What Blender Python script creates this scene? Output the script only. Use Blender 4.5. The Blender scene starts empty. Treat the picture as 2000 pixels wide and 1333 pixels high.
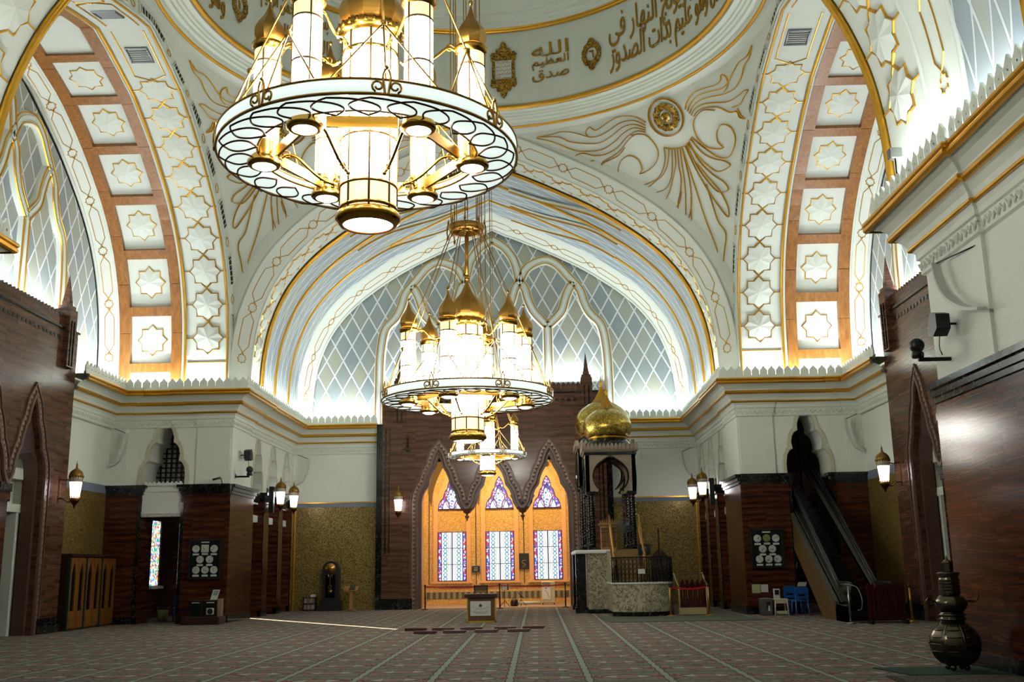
import bpy, math, random
from math import sin, cos, pi, radians, sqrt, atan2, hypot
from mathutils import Vector, Matrix
from mathutils.geometry import tessellate_polygon
random.seed(7)
sc = bpy.context.scene
COL = sc.collection

# ------------------------------------------------------------------ camera
def setup_camera():
    p, r, y = radians(12.45), radians(.98), radians(1.155)
    F = Vector((-sin(y)*cos(p), cos(y)*cos(p), sin(p)))
    R0 = Vector((cos(y), sin(y), 0)); U0 = R0.cross(F)
    R = R0*cos(r) - U0*sin(r); U = U0*cos(r) + R0*sin(r)
    cam = bpy.data.cameras.new('camera'); o = bpy.data.objects.new('camera', cam)
    COL.objects.link(o)
    m = Matrix((R, U, -F)).transposed().to_4x4(); m.translation = (1.68, 0, 1.6)
    o.matrix_world = m
    cam.sensor_width = 36; cam.lens = 36*2000/2000; cam.clip_end = 300; cam.clip_start = .05
    sc.camera = o
setup_camera()

# ------------------------------------------------------------------ world, exposure
w = bpy.data.worlds.new('world'); sc.world = w; w.use_nodes = True
w.node_tree.nodes['Background'].inputs[0].default_value = (.65, .8, 1, 1)
w.node_tree.nodes['Background'].inputs[1].default_value = 1.0
sc.view_settings.view_transform = 'Standard'; sc.view_settings.look = 'None'
sc.view_settings.gamma = 1; sc.view_settings.exposure = 1.2
sc.view_settings.use_curve_mapping = False
cy = sc.cycles
cy.use_denoising = True
cy.max_bounces = 5; cy.diffuse_bounces = 3; cy.glossy_bounces = 3; cy.transmission_bounces = 4
cy.sample_clamp_indirect = 6; cy.caustics_reflective = False; cy.caustics_refractive = False
cy.use_adaptive_sampling = True; cy.adaptive_threshold = .05

def light(name, kind, loc, energy, color=(1, 1, 1), size=.1, size_y=None, direction=None, angle=None, up=None):
    l = bpy.data.lights.new(name, kind); l.energy = energy; l.color = color
    if kind == 'AREA':
        l.shape = 'RECTANGLE'; l.size = size; l.size_y = size_y or size
    elif kind == 'SUN': l.angle = angle or .01
    else: l.shadow_soft_size = size
    o = bpy.data.objects.new(name, l); COL.objects.link(o); o.location = loc
    if direction is not None:
        d = Vector(direction).normalized(); z = -d
        x = Vector(up or (0, 0, 1)).cross(z)
        if x.length < 1e-4: x = Vector((1, 0, 0))
        x.normalize(); yv = z.cross(x)
        m = Matrix((x, yv, z)).transposed().to_4x4(); m.translation = loc; o.matrix_world = m
    return o

CY = 25.4          # depth of the centre of the dome
# sunlight that comes in low through a slit made for it in the added enclosure
light('sun', 'SUN', (-20, 45, 20), 20, (1, .78, .5), direction=(6.4, -8.3, -2.6), angle=.004)
COVE = 21.0        # watts per metre of cove lighting behind the parapets
def cove(a, b, z, nrm, k=1.0, col=(.86, .93, 1)):
    """a light strip lying on the cornice ledge from a to b, washing the wall behind and above it"""
    a = Vector((*a, 0)); b = Vector((*b, 0)); L = (b-a).length; mid = (a+b)/2
    zax = -Vector((-nrm[0]*.12, -nrm[1]*.12, 1.0)).normalized(); yax = (b-a).normalized(); xax = yax.cross(zax).normalized(); yax = zax.cross(xax)
    l = bpy.data.lights.new('cove_light', 'AREA'); l.energy = COVE*L*k; l.color = col; l.shape = 'RECTANGLE'; l.size = .12; l.size_y = L
    o = bpy.data.objects.new('cove_light', l); COL.objects.link(o)
    m = Matrix((xax, yax, zax)).transposed().to_4x4(); m.translation = (mid.x, mid.y, z); o.matrix_world = m
for sx in (-1, 1):
    cove((sx*7.95, 34.6), (sx*7.95, 42.2), 7.62, (-sx, 0), .68)              # sides of the back bay
    cove((sx*5.0, 42.5), (sx*7.8, 42.5), 7.62, (0, -1), .75)                 # back wall beside the mihrab front
    cove((sx*8.7, 33.5), (sx*12.1, 33.5), 7.62, (0, -1), .85)                # pier faces
    cove((sx*12.2, 30.6), (sx*12.2, 33.3), 7.62, (-sx, 0), 1.0)
    cove((sx*12.4, 20.8), (sx*12.4, 30.0), 9.3, (-sx, 0), .5)               # top of the side portals
    cove((sx*8.7, 17.3), (sx*12.1, 17.3), 7.62, (0, 1), .8)
    cove((sx*7.9, 9.0), (sx*7.9, 16.6), 7.62, (-sx, 0), .8)                  # front piers
cove((-4.4, 42.8), (4.4, 42.8), 9.3, (0, -1), .7)
# warm lamps above the windows of the mihrab bay
for x in (-2.2, 0, 2.2):
    light('niche_downlight', 'AREA', (x, 43.5, 6.6), 58, (1, .73, .34), size=1.2, size_y=.5, direction=(0, .35, -1), up=(0, 1, 0))

# ------------------------------------------------------------------ mesh helpers
def S2L(c):
    return tuple((v/12.92 if v <= .04045 else ((v+.055)/1.055)**2.4) for v in c)
def rgb(r, g, b): return S2L((r/255, g/255, b/255))

class MB:
    def __init__(s): s.v = []; s.f = []; s.uv = {}; s.mi = []; s.m = 0; s.sm = []
    def add(s, vs, fs, uvs=None, smooth=False):
        b = len(s.v); s.v += [tuple(v) for v in vs]
        for i, f in enumerate(fs):
            s.f.append(tuple(b+k for k in f)); s.mi.append(s.m); s.sm.append(smooth)
            if uvs is not None: s.uv[len(s.f)-1] = [uvs[k] for k in f]
    def box(s, a, b):
        x0, y0, z0 = a; x1, y1, z1 = b
        s.add([(x0,y0,z0),(x1,y0,z0),(x1,y1,z0),(x0,y1,z0),(x0,y0,z1),(x1,y0,z1),(x1,y1,z1),(x0,y1,z1)],
              [(0,3,2,1),(4,5,6,7),(0,1,5,4),(1,2,6,5),(2,3,7,6),(3,0,4,7)])
    def cbox(s, c, d): s.box([c[i]-d[i]/2 for i in range(3)], [c[i]+d[i]/2 for i in range(3)])
    def fbox(s, fr, u0, u1, v0, v1, w0, w1):
        P = [fr(u, v, w) for w in (w0, w1) for (u, v) in ((u0,v0),(u1,v0),(u1,v1),(u0,v1))]
        s.add(P, [(0,3,2,1),(4,5,6,7),(0,1,5,4),(1,2,6,5),(2,3,7,6),(3,0,4,7)])
    def bevbox(s, a, b, r=.02):
        """box with chamfered edges"""
        x0,y0,z0 = a; x1,y1,z1 = b; r = min(r, (x1-x0)*.45, (y1-y0)*.45, (z1-z0)*.45)
        def ring(z, i):
            X0, X1, Y0, Y1 = x0+i, x1-i, y0+i, y1-i; c = r-i if r-i > 1e-6 else 1e-4
            c = max(r*.6, 1e-4)
            return [(X0+c,Y0,z),(X1-c,Y0,z),(X1,Y0+c,z),(X1,Y1-c,z),(X1-c,Y1,z),(X0+c,Y1,z),(X0,Y1-c,z),(X0,Y0+c,z)]
        R = ring(z0, r)+ring(z0+r, 0)+ring(z1-r, 0)+ring(z1, r)
        fs = [tuple(range(7, -1, -1)), tuple(range(24, 32))]
        for k in range(3):
            for i in range(8):
                j = (i+1) % 8; fs.append((k*8+i, k*8+j, k*8+8+j, k*8+8+i))
        s.add(R, fs)
    def lathe(s, prof, c=(0,0,0), n=24, ax='z', smooth=True, sq=None, rot=0, caps=True):
        """prof = [(r, z)...]; sq>0 gives a fluted radius"""
        vs = []; fs = []; m = len(prof)
        for (r, z) in prof:
            for i in range(n):
                a = 2*pi*i/n+rot; rr = r
                if sq: rr = r*(1+sq[0]*cos(sq[1]*a))
                if ax == 'z': vs.append((c[0]+rr*cos(a), c[1]+rr*sin(a), c[2]+z))
                elif ax == 'y': vs.append((c[0]+rr*cos(a), c[1]+z, c[2]+rr*sin(a)))
                else: vs.append((c[0]+z, c[1]+rr*cos(a), c[2]+rr*sin(a)))
        for k in range(m-1):
            for i in range(n):
                j = (i+1) % n; fs.append((k*n+i, k*n+j, k*n+n+j, k*n+n+i))
        s.add(vs, fs, smooth=smooth)
        cap_ok = caps; caps = []
        if cap_ok and prof[0][0] > 1e-4: caps.append(tuple(range(n-1, -1, -1)))
        if cap_ok and prof[-1][0] > 1e-4: caps.append(tuple(range((m-1)*n, m*n)))
        if caps:
            b = len(s.v)-len(vs)
            for f in caps: s.f.append(tuple(b+k for k in f)); s.mi.append(s.m); s.sm.append(False)
    def tube(s, pts, r, n=8, closed=False, smooth=True, r1=None):
        pts = [Vector(p) for p in pts]; N = len(pts); vs = []; fs = []
        up = None
        for i, p in enumerate(pts):
            if closed: t = pts[(i+1) % N]-pts[i-1]
            else: t = pts[min(i+1, N-1)]-pts[max(i-1, 0)]
            if t.length < 1e-9: t = Vector((0,0,1))
            t.normalize()
            if up is None:
                up = Vector((0,0,1)) if abs(t.z) < .9 else Vector((1,0,0))
            a = up.cross(t)
            if a.length < 1e-4: a = Vector((1,0,0)).cross(t) if abs(t.x) < .9 else Vector((0,1,0)).cross(t)
            a.normalize(); b = t.cross(a); up = b
            rr = r if r1 is None else r+(r1-r)*i/max(1, N-1)
            if isinstance(r, (list, tuple)): rr = r[i]
            for k in range(n):
                th = 2*pi*k/n; vs.append(p+a*(rr*cos(th))+b*(rr*sin(th)))
        M = N if closed else N-1
        for i in range(M):
            for k in range(n):
                j = (k+1) % n; i2 = (i+1) % N
                fs.append((i*n+k, i*n+j, i2*n+j, i2*n+k))
        if not closed:
            fs.append(tuple(range(n-1, -1, -1))); fs.append(tuple(range((N-1)*n, N*n)))
        s.add(vs, fs, smooth=smooth)
    def ribbon(s, pts, norms, w, h, closed=False, top=.5, lift=0.0):
        """raised moulding of trapezoid section lying on a surface"""
        pts = [Vector(p) for p in pts]; norms = [Vector(n).normalized() for n in norms]; N = len(pts); vs = []; fs = []
        for i, p in enumerate(pts):
            if closed: a = pts[i]-pts[i-1]; b = pts[(i+1) % N]-pts[i]
            else: a = pts[i]-pts[i-1] if i > 0 else pts[1]-pts[0]; b = pts[i+1]-pts[i] if i < N-1 else a
            a = a.normalized(); b = b.normalized(); t = a+b
            if t.length < 1e-6: t = b
            t.normalize(); n = norms[i]; sd = n.cross(t)
            if sd.length < 1e-6: sd = Vector((1,0,0))
            sd.normalize(); k = 1/max(.45, sqrt(max(0, (1+a.dot(b))/2)))
            W = w/2*k
            p = p+n*lift
            vs += [p-sd*W, p-sd*W*top+n*h, p+sd*W*top+n*h, p+sd*W]
        M = N if closed else N-1
        for i in range(M):
            j = (i+1) % N
            for k in range(3): fs.append((i*4+k, i*4+k+1, j*4+k+1, j*4+k))
        if not closed: fs += [(0,1,2,3), ((N-1)*4+3,(N-1)*4+2,(N-1)*4+1,(N-1)*4)]
        s.add(vs, fs)
    def grid(s, fn, us, vs_, smooth=True, uv=None):
        P = []; UV = []
        for u in us:
            for v in vs_:
                P.append(fn(u, v)); UV.append(uv(u, v) if uv else (u, v))
        n = len(vs_); fs = []
        for i in range(len(us)-1):
            for j in range(n-1): fs.append((i*n+j, i*n+j+1, (i+1)*n+j+1, (i+1)*n+j))
        s.add(P, fs, UV, smooth)
    def plate(s, fr, outer, holes, w0, w1, back=True):
        """flat slab with holes in the (u, v) plane of a frame"""
        loops = [outer]+list(holes)
        tri = tessellate_polygon([[Vector((u, v, 0)) for (u, v) in L] for L in loops])
        flat = [p for L in loops for p in L]
        s.add([fr(u, v, w1) for u, v in flat], [tuple(t) for t in tri])
        if back: s.add([fr(u, v, w0) for u, v in flat], [tuple(t) for t in tri])
        for L in loops:
            n = len(L); s.add([fr(u, v, w0) for u, v in L]+[fr(u, v, w1) for u, v in L],
                              [(i, (i+1) % n, n+(i+1) % n, n+i) for i in range(n)])
    def prism(s, poly, fr, w0, w1): s.plate(fr, poly, [], w0, w1)

def link(name, mb, mats, parent=None, loc=None):
    me = bpy.data.meshes.new(name); me.from_pydata(mb.v, [], mb.f)
    if not isinstance(mats, (list, tuple)): mats = [mats]
    for m in mats: me.materials.append(m)
    n = len(me.polygons)
    if n == len(mb.mi):
        me.polygons.foreach_set('material_index', mb.mi); me.polygons.foreach_set('use_smooth', mb.sm)
        if mb.uv:
            l = me.uv_layers.new(name='UVMap'); d = l.data
            for i, uv in mb.uv.items():
                ls = me.polygons[i].loop_start
                for k, c in enumerate(uv): d[ls+k].uv = c
    me.update()
    o = bpy.data.objects.new(name, me); COL.objects.link(o)
    if parent: o.parent = parent
    if loc: o.location = loc
    return o
def struct(name, mb, mats, parent=None):
    o = link(name, mb, mats, parent)
    if not parent: o['kind'] = 'structure'
    return o
def tag(o, label, cat, group=None):
    o['label'] = label; o['category'] = cat
    if group: o['group'] = group
    return o
def thing(name, label, cat, loc=(0,0,0), rz=0, group=None, s=1):
    o = bpy.data.objects.new(name, None); COL.objects.link(o); o.location = loc; o.rotation_euler = (0,0,rz); o.scale = (s,s,s)
    o.empty_display_size = .2
    return tag(o, label, cat, group)
def copy_tree(o, parent=None):
    c = o.copy(); COL.objects.link(c); c.parent = parent
    for ch in list(o.children): copy_tree(ch, c)
    return c
def dup(o, label, loc, rz=None, s=None):
    c = copy_tree(o); c.location = loc; c['label'] = label
    if rz is not None: c.rotation_euler = (0,0,rz)
    if s is not None: c.scale = (s,s,s)
    return c
def frame(O, U, N):
    O = Vector(O); U = Vector(U); N = Vector(N); Z = Vector((0,0,1))
    return lambda u, v, w=0: O+U*u+Z*v+N*w
def smooth_pts(P, k=6, closed=False):
    """Catmull-Rom through points of any dimension"""
    n = len(P); out = []
    rng = range(n if closed else n-1)
    for i in rng:
        p1 = P[i]; p2 = P[(i+1) % n]
        p0 = P[i-1] if (closed or i > 0) else p1; p3 = P[(i+2) % n] if (closed or i+2 < n) else p2
        for j in range(k):
            t = j/k
            out.append(tuple(.5*((2*b)+(-a+c)*t+(2*a-5*b+4*c-d)*t*t+(-a+3*b-3*c+d)*t**3) for a, b, c, d in zip(p0, p1, p2, p3)))
    if not closed: out.append(tuple(P[-1]))
    return out
def sweep(mb, path, prof, closed_prof=False, side=1):
    """sweep (offset, z) profile along a plan polyline with mitred corners; offset is to the left of travel * side"""
    n = len(path); M = []
    for i, p in enumerate(path):
        d0 = Vector(path[i])-Vector(path[i-1]) if i > 0 else None
        d1 = Vector(path[i+1])-Vector(path[i]) if i < n-1 else None
        d0 = (d0 or d1).normalized(); d1 = (d1 or d0).normalized()
        n0 = Vector((-d0.y, d0.x))*side; n1 = Vector((-d1.y, d1.x))*side
        b = (n0+n1)/(1+n0.dot(n1)) if 1+n0.dot(n1) > .05 else n0
        M.append(b)
    vs = [(p[0]+m.x*o, p[1]+m.y*o, z) for p, m in zip(path, M) for (o, z) in prof]
    k = len(prof); fs = []
    for i in range(n-1):
        for j in range(k if closed_prof else k-1):
            j2 = (j+1) % k; fs.append((i*k+j, i*k+j2, (i+1)*k+j2, (i+1)*k+j))
    mb.add(vs, fs)
    if closed_prof: mb.add([], [])
# ------------------------------------------------------------------ materials
class NT:
    def __init__(s, name):
        s.m = bpy.data.materials.new(name); s.m.use_nodes = True; s.t = s.m.node_tree; s.b = s.t.nodes['Principled BSDF']
    def n(s, typ, **k):
        x = s.t.nodes.new(typ)
        for a, v in k.items():
            if a.startswith('i_'):
                key = a[2:]; key = int(key) if key.isdigit() else key.replace('_', ' ')
                s.set(x, key, v)
            else: setattr(x, a, v)
        return x
    def set(s, node, key, v):
        inp = node.inputs[key]
        if isinstance(v, bpy.types.NodeSocket): s.t.links.new(v, inp)
        elif isinstance(v, (tuple, list)) and inp.type == 'RGBA' and len(v) == 3: inp.default_value = (*v, 1)
        else: inp.default_value = v
    def math(s, op, a, b=None, c=None, clamp=False):
        x = s.t.nodes.new('ShaderNodeMath'); x.operation = op; x.use_clamp = clamp
        for i, v in enumerate((a, b, c)):
            if v is not None: s.set(x, i, v)
        return x.outputs[0]
    def mix(s, f, a, b, blend='MIX'):
        x = s.t.nodes.new('ShaderNodeMix'); x.data_type = 'RGBA'; x.blend_type = blend
        s.set(x, 0, f); s.set(x, 6, a); s.set(x, 7, b); return x.outputs[2]
    def ramp(s, f, stops, interp='LINEAR'):
        x = s.t.nodes.new('ShaderNodeValToRGB'); x.color_ramp.interpolation = interp
        el = x.color_ramp.elements
        while len(el) > 1: el.remove(el[-1])
        el[0].position = stops[0][0]; el[0].color = (*stops[0][1], 1)
        for p, c in stops[1:]: e = el.new(p); e.color = (*c, 1)
        s.set(x, 0, f); return x.outputs[0]
    def coord(s, which='Object'): return s.n('ShaderNodeTexCoord').outputs[which]
    def pos(s): return s.n('ShaderNodeNewGeometry').outputs['Position']
    def sep(s, v): return s.n('ShaderNodeSeparateXYZ', i_0=v).outputs
    def comb(s, x, y, z): return s.n('ShaderNodeCombineXYZ', i_0=x, i_1=y, i_2=z).outputs[0]
    def bump(s, h, st=.2, dist=.01):
        x = s.n('ShaderNodeBump', i_Strength=st, i_Distance=dist, i_Height=h); s.t.links.new(x.outputs[0], s.b.inputs['Normal'])
    def base(s, **k):
        for a, v in k.items(): s.set(s.b, a.replace('_', ' '), v)
        return s.m
def plain(name, c, rough=.5, metal=0, spec=.5, coat=0):
    t = NT(name); t.base(Base_Color=c, Roughness=rough, Metallic=metal, Specular_IOR_Level=spec, Coat_Weight=coat); return t.m
def glow(name, c, st):
    t = NT(name); t.base(Base_Color=c, Roughness=.3, Emission_Color=c, Emission_Strength=st); return t.m

def noisy(name, c1, c2, scale=3, rough=.6, metal=0, detail=4, bump=0):
    t = NT(name); nz = t.n('ShaderNodeTexNoise', i_Scale=scale, i_Detail=detail, i_Vector=t.pos())
    t.base(Base_Color=t.mix(nz.outputs[0], c1, c2), Roughness=rough, Metallic=metal)
    if bump: t.bump(nz.outputs[0], bump)
    return t.m
WHITE = noisy('white_plaster', rgb(220,225,210), rgb(228,232,219), 1.3, .6)
WHITE_G = noisy('gloss_white_plaster', rgb(222,224,216), rgb(230,231,224), 2, .35)
CREAM = noisy('cream_plaster', rgb(192,186,160), rgb(200,196,172), 2, .6)
PALE_BLUE = plain('pale_blue_band', rgb(120,132,150), .6)
GOLD = noisy('gold_leaf', rgb(226,172,60), rgb(206,150,44), 6, .3, .8)
GOLD_P = noisy('gold_paint', rgb(168,122,34), rgb(188,140,48), 30, .38, .55)
BRASS = plain('polished_brass', rgb(186,142,62), .22, 1)
CAGE = plain('aged_brass_came', rgb(112,80,36), .6, .2)
BRASS_B = plain('brushed_brass', rgb(186,142,68), .32, 1)
DKBRONZE = plain('dark_bronze', rgb(80,52,24), .35, .9)
BLACK = plain('black_plastic', rgb(18,18,20), .4)
BLACKM = plain('black_metal', rgb(24,22,22), .35, .6)
GREY = plain('grey_metal', rgb(120,122,120), .35, .8)
STEEL = plain('stainless_steel', rgb(150,150,148), .25, 1)
PAPER = plain('paper', rgb(196,198,190), .7)
GREENBOARD = plain('dark_green_board', rgb(14,26,20), .25)
REDBELT = plain('red_belt', rgb(190,10,24), .5)
DARKRED = plain('dark_red_lacquer', rgb(58,12,14), .22)
BLUEPL = plain('blue_plastic', rgb(24,86,150), .35)
CREAMPL = plain('cream_plastic', rgb(196,190,160), .4)
SKYLIT = glow('daylight_pane', (.8,.88,1), 2.2)

def marble(name, cols, rough=.2, spec=.4, scale=1.0, blocks=(1.1, .42), vein=None):
    t = NT(name); p = t.pos(); s = t.sep(p)
    # along-the-wall coordinate works for walls facing either way
    h = t.math('ADD', s[0], s[1])
    v2 = t.comb(h, s[2], 0)
    br = t.n('ShaderNodeTexBrick', i_Vector=v2, i_Scale=1.0, i_Mortar_Size=.004, i_Brick_Width=blocks[0], i_Row_Height=blocks[1],
             i_Color1=(0,0,0), i_Color2=(1,1,1), i_Mortar=(.5,.5,.5))
    rnd = t.sep(br.outputs[0])[0]
    off = t.math('MULTIPLY', rnd, 13.7)
    vec = t.comb(t.math('MULTIPLY', h, .42*scale), t.math('ADD', t.math('MULTIPLY', s[2], 1.25*scale), off), t.math('ADD', t.math('MULTIPLY', s[0], .3), off))
    n1 = t.n('ShaderNodeTexNoise', i_Vector=vec, i_Scale=1.7, i_Detail=6, i_Distortion=1.1, i_Roughness=.55)
    wv = t.n('ShaderNodeTexWave', i_Vector=vec, i_Scale=.9, i_Distortion=7, i_Detail=2, i_Detail_Scale=.8, bands_direction='Y')
    f = t.math('ADD', t.math('MULTIPLY', n1.outputs[0], .55), t.math('MULTIPLY', wv.outputs[1], .45))
    col = t.ramp(f, cols)
    bc = t.mix(t.math('MULTIPLY', t.math('SUBTRACT', 1, br.outputs[1]), 1), (.012,.006,.004), col)
    bc2 = t.mix(.16, bc, t.mix(rnd, (0,0,0), cols[-1][1]))
    t.base(Base_Color=bc2, Roughness=rough, Specular_IOR_Level=spec)
    return t.m
MARBLE = marble('brown_onyx_marble', [(.2, rgb(64,39,29)), (.40, rgb(88,57,42)), (.5, rgb(102,68,51)), (.6, rgb(82,52,38)), (.85, rgb(118,84,65))])
MARBLE_R = marble('red_onyx_marble', [(.2, rgb(40,18,12)), (.42, rgb(66,32,20)), (.52, rgb(86,46,29)), (.62, rgb(60,28,18)), (.85, rgb(106,64,42))], .15, .14, scale=1.3)
def veined(name, base, vein, scale, rough, width=.06, amt=1):
    t = NT(name); p = t.pos()
    n = t.n('ShaderNodeTexNoise', i_Vector=p, i_Scale=scale, i_Detail=6, i_Distortion=1.2)
    v = t.n('ShaderNodeTexVoronoi', i_Vector=t.n('ShaderNodeVectorMath', operation='ADD', i_0=p, i_1=t.n('ShaderNodeVectorMath', operation='SCALE', i_0=n.outputs[1], i_Scale=.5).outputs[0]).outputs[0], i_Scale=scale*1.6, feature='DISTANCE_TO_EDGE')
    f = t.math('MULTIPLY', t.math('LESS_THAN', v.outputs[0], width), amt)
    f = t.math('MULTIPLY', f, t.math('GREATER_THAN', n.outputs[0], .46))
    t.base(Base_Color=t.mix(f, t.mix(n.outputs[0], base, tuple(c*.8 for c in base)), vein), Roughness=rough); return t.m
BLACKMARBLE = veined('black_green_marble', rgb(14,18,16), rgb(74,84,78), 2.6, .12, .02)
CALACATTA = veined('white_veined_marble', rgb(190,182,152), rgb(96,88,60), 6.5, .25, .09)
BEIGESTONE = veined('beige_stone', rgb(150,132,108), rgb(110,92,72), 7, .4, .05, .6)
CARVED = noisy('carved_brown_stone', rgb(74,50,40), rgb(104,76,62), 9, .4)
CARVED_L = noisy('carved_pale_stone', rgb(120,96,82), rgb(150,124,106), 14, .4)

def mosaic(name, c1, c2, c3, scale=26, metal=.7, rough=.35):
    t = NT(name); p = t.pos()
    v = t.n('ShaderNodeTexVoronoi', i_Vector=p, i_Scale=scale); r = t.sep(v.outputs[1])
    n = t.n('ShaderNodeTexNoise', i_Vector=p, i_Scale=.8, i_Detail=2)
    col = t.mix(t.math('GREATER_THAN', r[0], .45), c1, c2); col = t.mix(t.math('GREATER_THAN', r[1], .8), col, c3)
    col = t.mix(t.math('MULTIPLY', n.outputs[0], .35), col, c1)
    t.base(Base_Color=col, Roughness=rough, Metallic=metal); t.bump(r[2], .35, .01); return t.m
MOSAIC = mosaic('gold_mosaic', rgb(98,78,32), rgb(156,130,62), rgb(176,158,104), 36, .4, .36)
MOSAIC_L = mosaic('small_gold_mosaic_tiles', rgb(196,148,78), rgb(214,172,98), rgb(232,200,140), 30, .1, .6)
DOMEMOSAIC = mosaic('dome_gold_mosaic', rgb(140,116,36), rgb(184,156,60), rgb(226,206,124), 40, .9, .24)

def wood(name, c1, c2, rough=.4, sc=(1, 14, 1), plank=0):
    t = NT(name); p = t.coord('Object'); m = t.n('ShaderNodeMapping', i_0=p, i_Scale=sc)
    n = t.n('ShaderNodeTexNoise', i_Vector=m.outputs[0], i_Scale=2.2, i_Detail=6, i_Distortion=.7)
    k = t.n('ShaderNodeTexNoise', i_Vector=p, i_Scale=3.3, i_Detail=2)
    t.base(Base_Color=t.mix(t.math('MULTIPLY', k.outputs[0], .6), t.ramp(n.outputs[0], [(.3, c1), (.7, c2)]), c1), Roughness=rough); return t.m
WOODCEIL = wood('varnished_orange_wood', rgb(134,84,36), rgb(186,126,62), .3, (5, 5, .8))
WOODDK = wood('dark_brown_wood', rgb(36,18,10), rgb(64,34,20), .35)
WOODMID = wood('mid_brown_wood', rgb(80,50,24), rgb(112,74,36), .4)
WOODLT = wood('light_wood', rgb(150,104,52), rgb(184,134,76), .45)
WOODCAB = wood('cabinet_wood', rgb(110,68,22), rgb(146,94,34), .4, (8, 8, 1))

def lattice(name, cell, cols, line, lw=.09, bright=1):
    """diamond lattice in UV metres: white bars over glazed lozenges of varying tint"""
    t = NT(name); uv = t.sep(t.coord('UV')); a, b = cell
    u = t.math('DIVIDE', uv[0], a); v = t.math('DIVIDE', uv[1], b)
    p = t.math('ADD', u, v); q = t.math('SUBTRACT', u, v)
    fp = t.math('ABSOLUTE', t.math('SUBTRACT', t.math('FRACT', p), .5)); fq = t.math('ABSOLUTE', t.math('SUBTRACT', t.math('FRACT', q), .5))
    e = t.math('MAXIMUM', fp, fq); ln = t.math('GREATER_THAN', e, .5-lw); e2 = t.math('GREATER_THAN', e, .5-lw*1.35)
    wn = t.n('ShaderNodeTexWhiteNoise', i_Vector=t.comb(t.math('FLOOR', p), t.math('FLOOR', q), 0), noise_dimensions='3D')
    nz = t.n('ShaderNodeTexNoise', i_Vector=t.comb(u, v, 0), i_Scale=.25, i_Detail=2)
    f = t.math('ADD', t.math('MULTIPLY', wn.outputs[0], .45), t.math('MULTIPLY', nz.outputs[0], .55))
    c = t.ramp(f, cols)
    c = t.mix(e2, c, tuple(x*.62 for x in cols[0][1])); c = t.mix(ln, c, line)
    t.base(Base_Color=c, Roughness=t.math('SUBTRACT', .45, t.math('MULTIPLY', ln, -.1)))
    t.bump(ln, .6, .03)
    return t.m
LATT = lattice('lattice_glazing', (.72, 1.30), [(.3, rgb(150,162,166)), (.5, rgb(164,172,166)), (.7, rgb(176,178,160))], rgb(236,240,240), .058)
LATT_V = lattice('vault_lattice_glazing', (.56, 2.3), [(.3, rgb(158,170,176)), (.6, rgb(172,180,178)), (.8, rgb(182,186,172))], rgb(224,230,230), .055)

def carpet():
    t = NT('patterned_carpet'); s = t.sep(t.pos())
    PX, PY = 1.15, 1.17
    u = t.math('FRACT', t.math('DIVIDE', t.math('SUBTRACT', s[0], CARPX), PX))      # 0 = stripe
    v = t.math('SUBTRACT', t.math('FRACT', t.math('DIVIDE', s[1], PY)), .5)
    du = t.math('SUBTRACT', u, .5); au = t.math('ABSOLUTE', du); av = t.math('ABSOLUTE', v)
    edge = t.math('SUBTRACT', .5, au)                                             # distance from stripe
    noise = t.n('ShaderNodeTexNoise', i_Vector=t.pos(), i_Scale=22, i_Detail=2)
    big = t.n('ShaderNodeTexNoise', i_Vector=t.pos(), i_Scale=.5, i_Detail=2)
    chk = t.n('ShaderNodeTexVoronoi', i_Vector=t.pos(), i_Scale=16); cr = t.sep(chk.outputs[1])
    sage = rgb(150,162,148); grey = rgb(134,132,120); pink = rgb(144,114,106); red = rgb(146,50,62); dark = rgb(86,80,72)
    base = t.mix(t.math('GREATER_THAN', cr[0], .55), grey, pink); base = t.mix(t.math('GREATER_THAN', cr[1], .82), base, dark)
    # plain grey-green bar between rows
    bar = t.math('GREATER_THAN', av, .40); base = t.mix(bar, base, rgb(108,112,100))
    # eye shape: |u|<.36, half height .2*(1-(u/.36)^2)
    k = t.math('DIVIDE', au, .37); hh = t.math('MULTIPLY', t.math('SUBTRACT', 1, t.math('MULTIPLY', k, k)), .26)
    ins = t.math('LESS_THAN', av, hh); ins2 = t.math('LESS_THAN', av, t.math('SUBTRACT', hh, .07))
    base = t.mix(ins, base, t.mix(t.math('GREATER_THAN', cr[2], .5), dark, red))
    tip = t.math('GREATER_THAN', au, .14)
    inner = t.mix(tip, t.mix(t.math('GREATER_THAN', cr[2], .5), pink, rgb(140,128,116)), rgb(160,172,158))
    base = t.mix(ins2, base, inner)
    # red tips by the stripe
    d = t.math('ADD', t.math('ABSOLUTE', t.math('SUBTRACT', au, .405)), t.math('MULTIPLY', av, .45))
    base = t.mix(t.math('LESS_THAN', d, .05), base, red)
    # stripe with beads
    wv = t.math('ADD', .026, t.math('MULTIPLY', t.math('ABSOLUTE', t.math('SINE', t.math('MULTIPLY', s[1], 2*pi/PY))), .02))
    base = t.mix(t.math('LESS_THAN', edge, t.math('ADD', wv, .02)), base, dark)
    base = t.mix(t.math('LESS_THAN', edge, wv), base, sage)
    base = t.mix(t.math('MULTIPLY', noise.outputs[0], .35), base, rgb(70,66,60))
    t.base(Base_Color=base, Roughness=.95, Specular_IOR_Level=.1); t.bump(noise.outputs[0], .3, .01)
    return t.m
CARPX = .10
CARPET = carpet()

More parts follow.
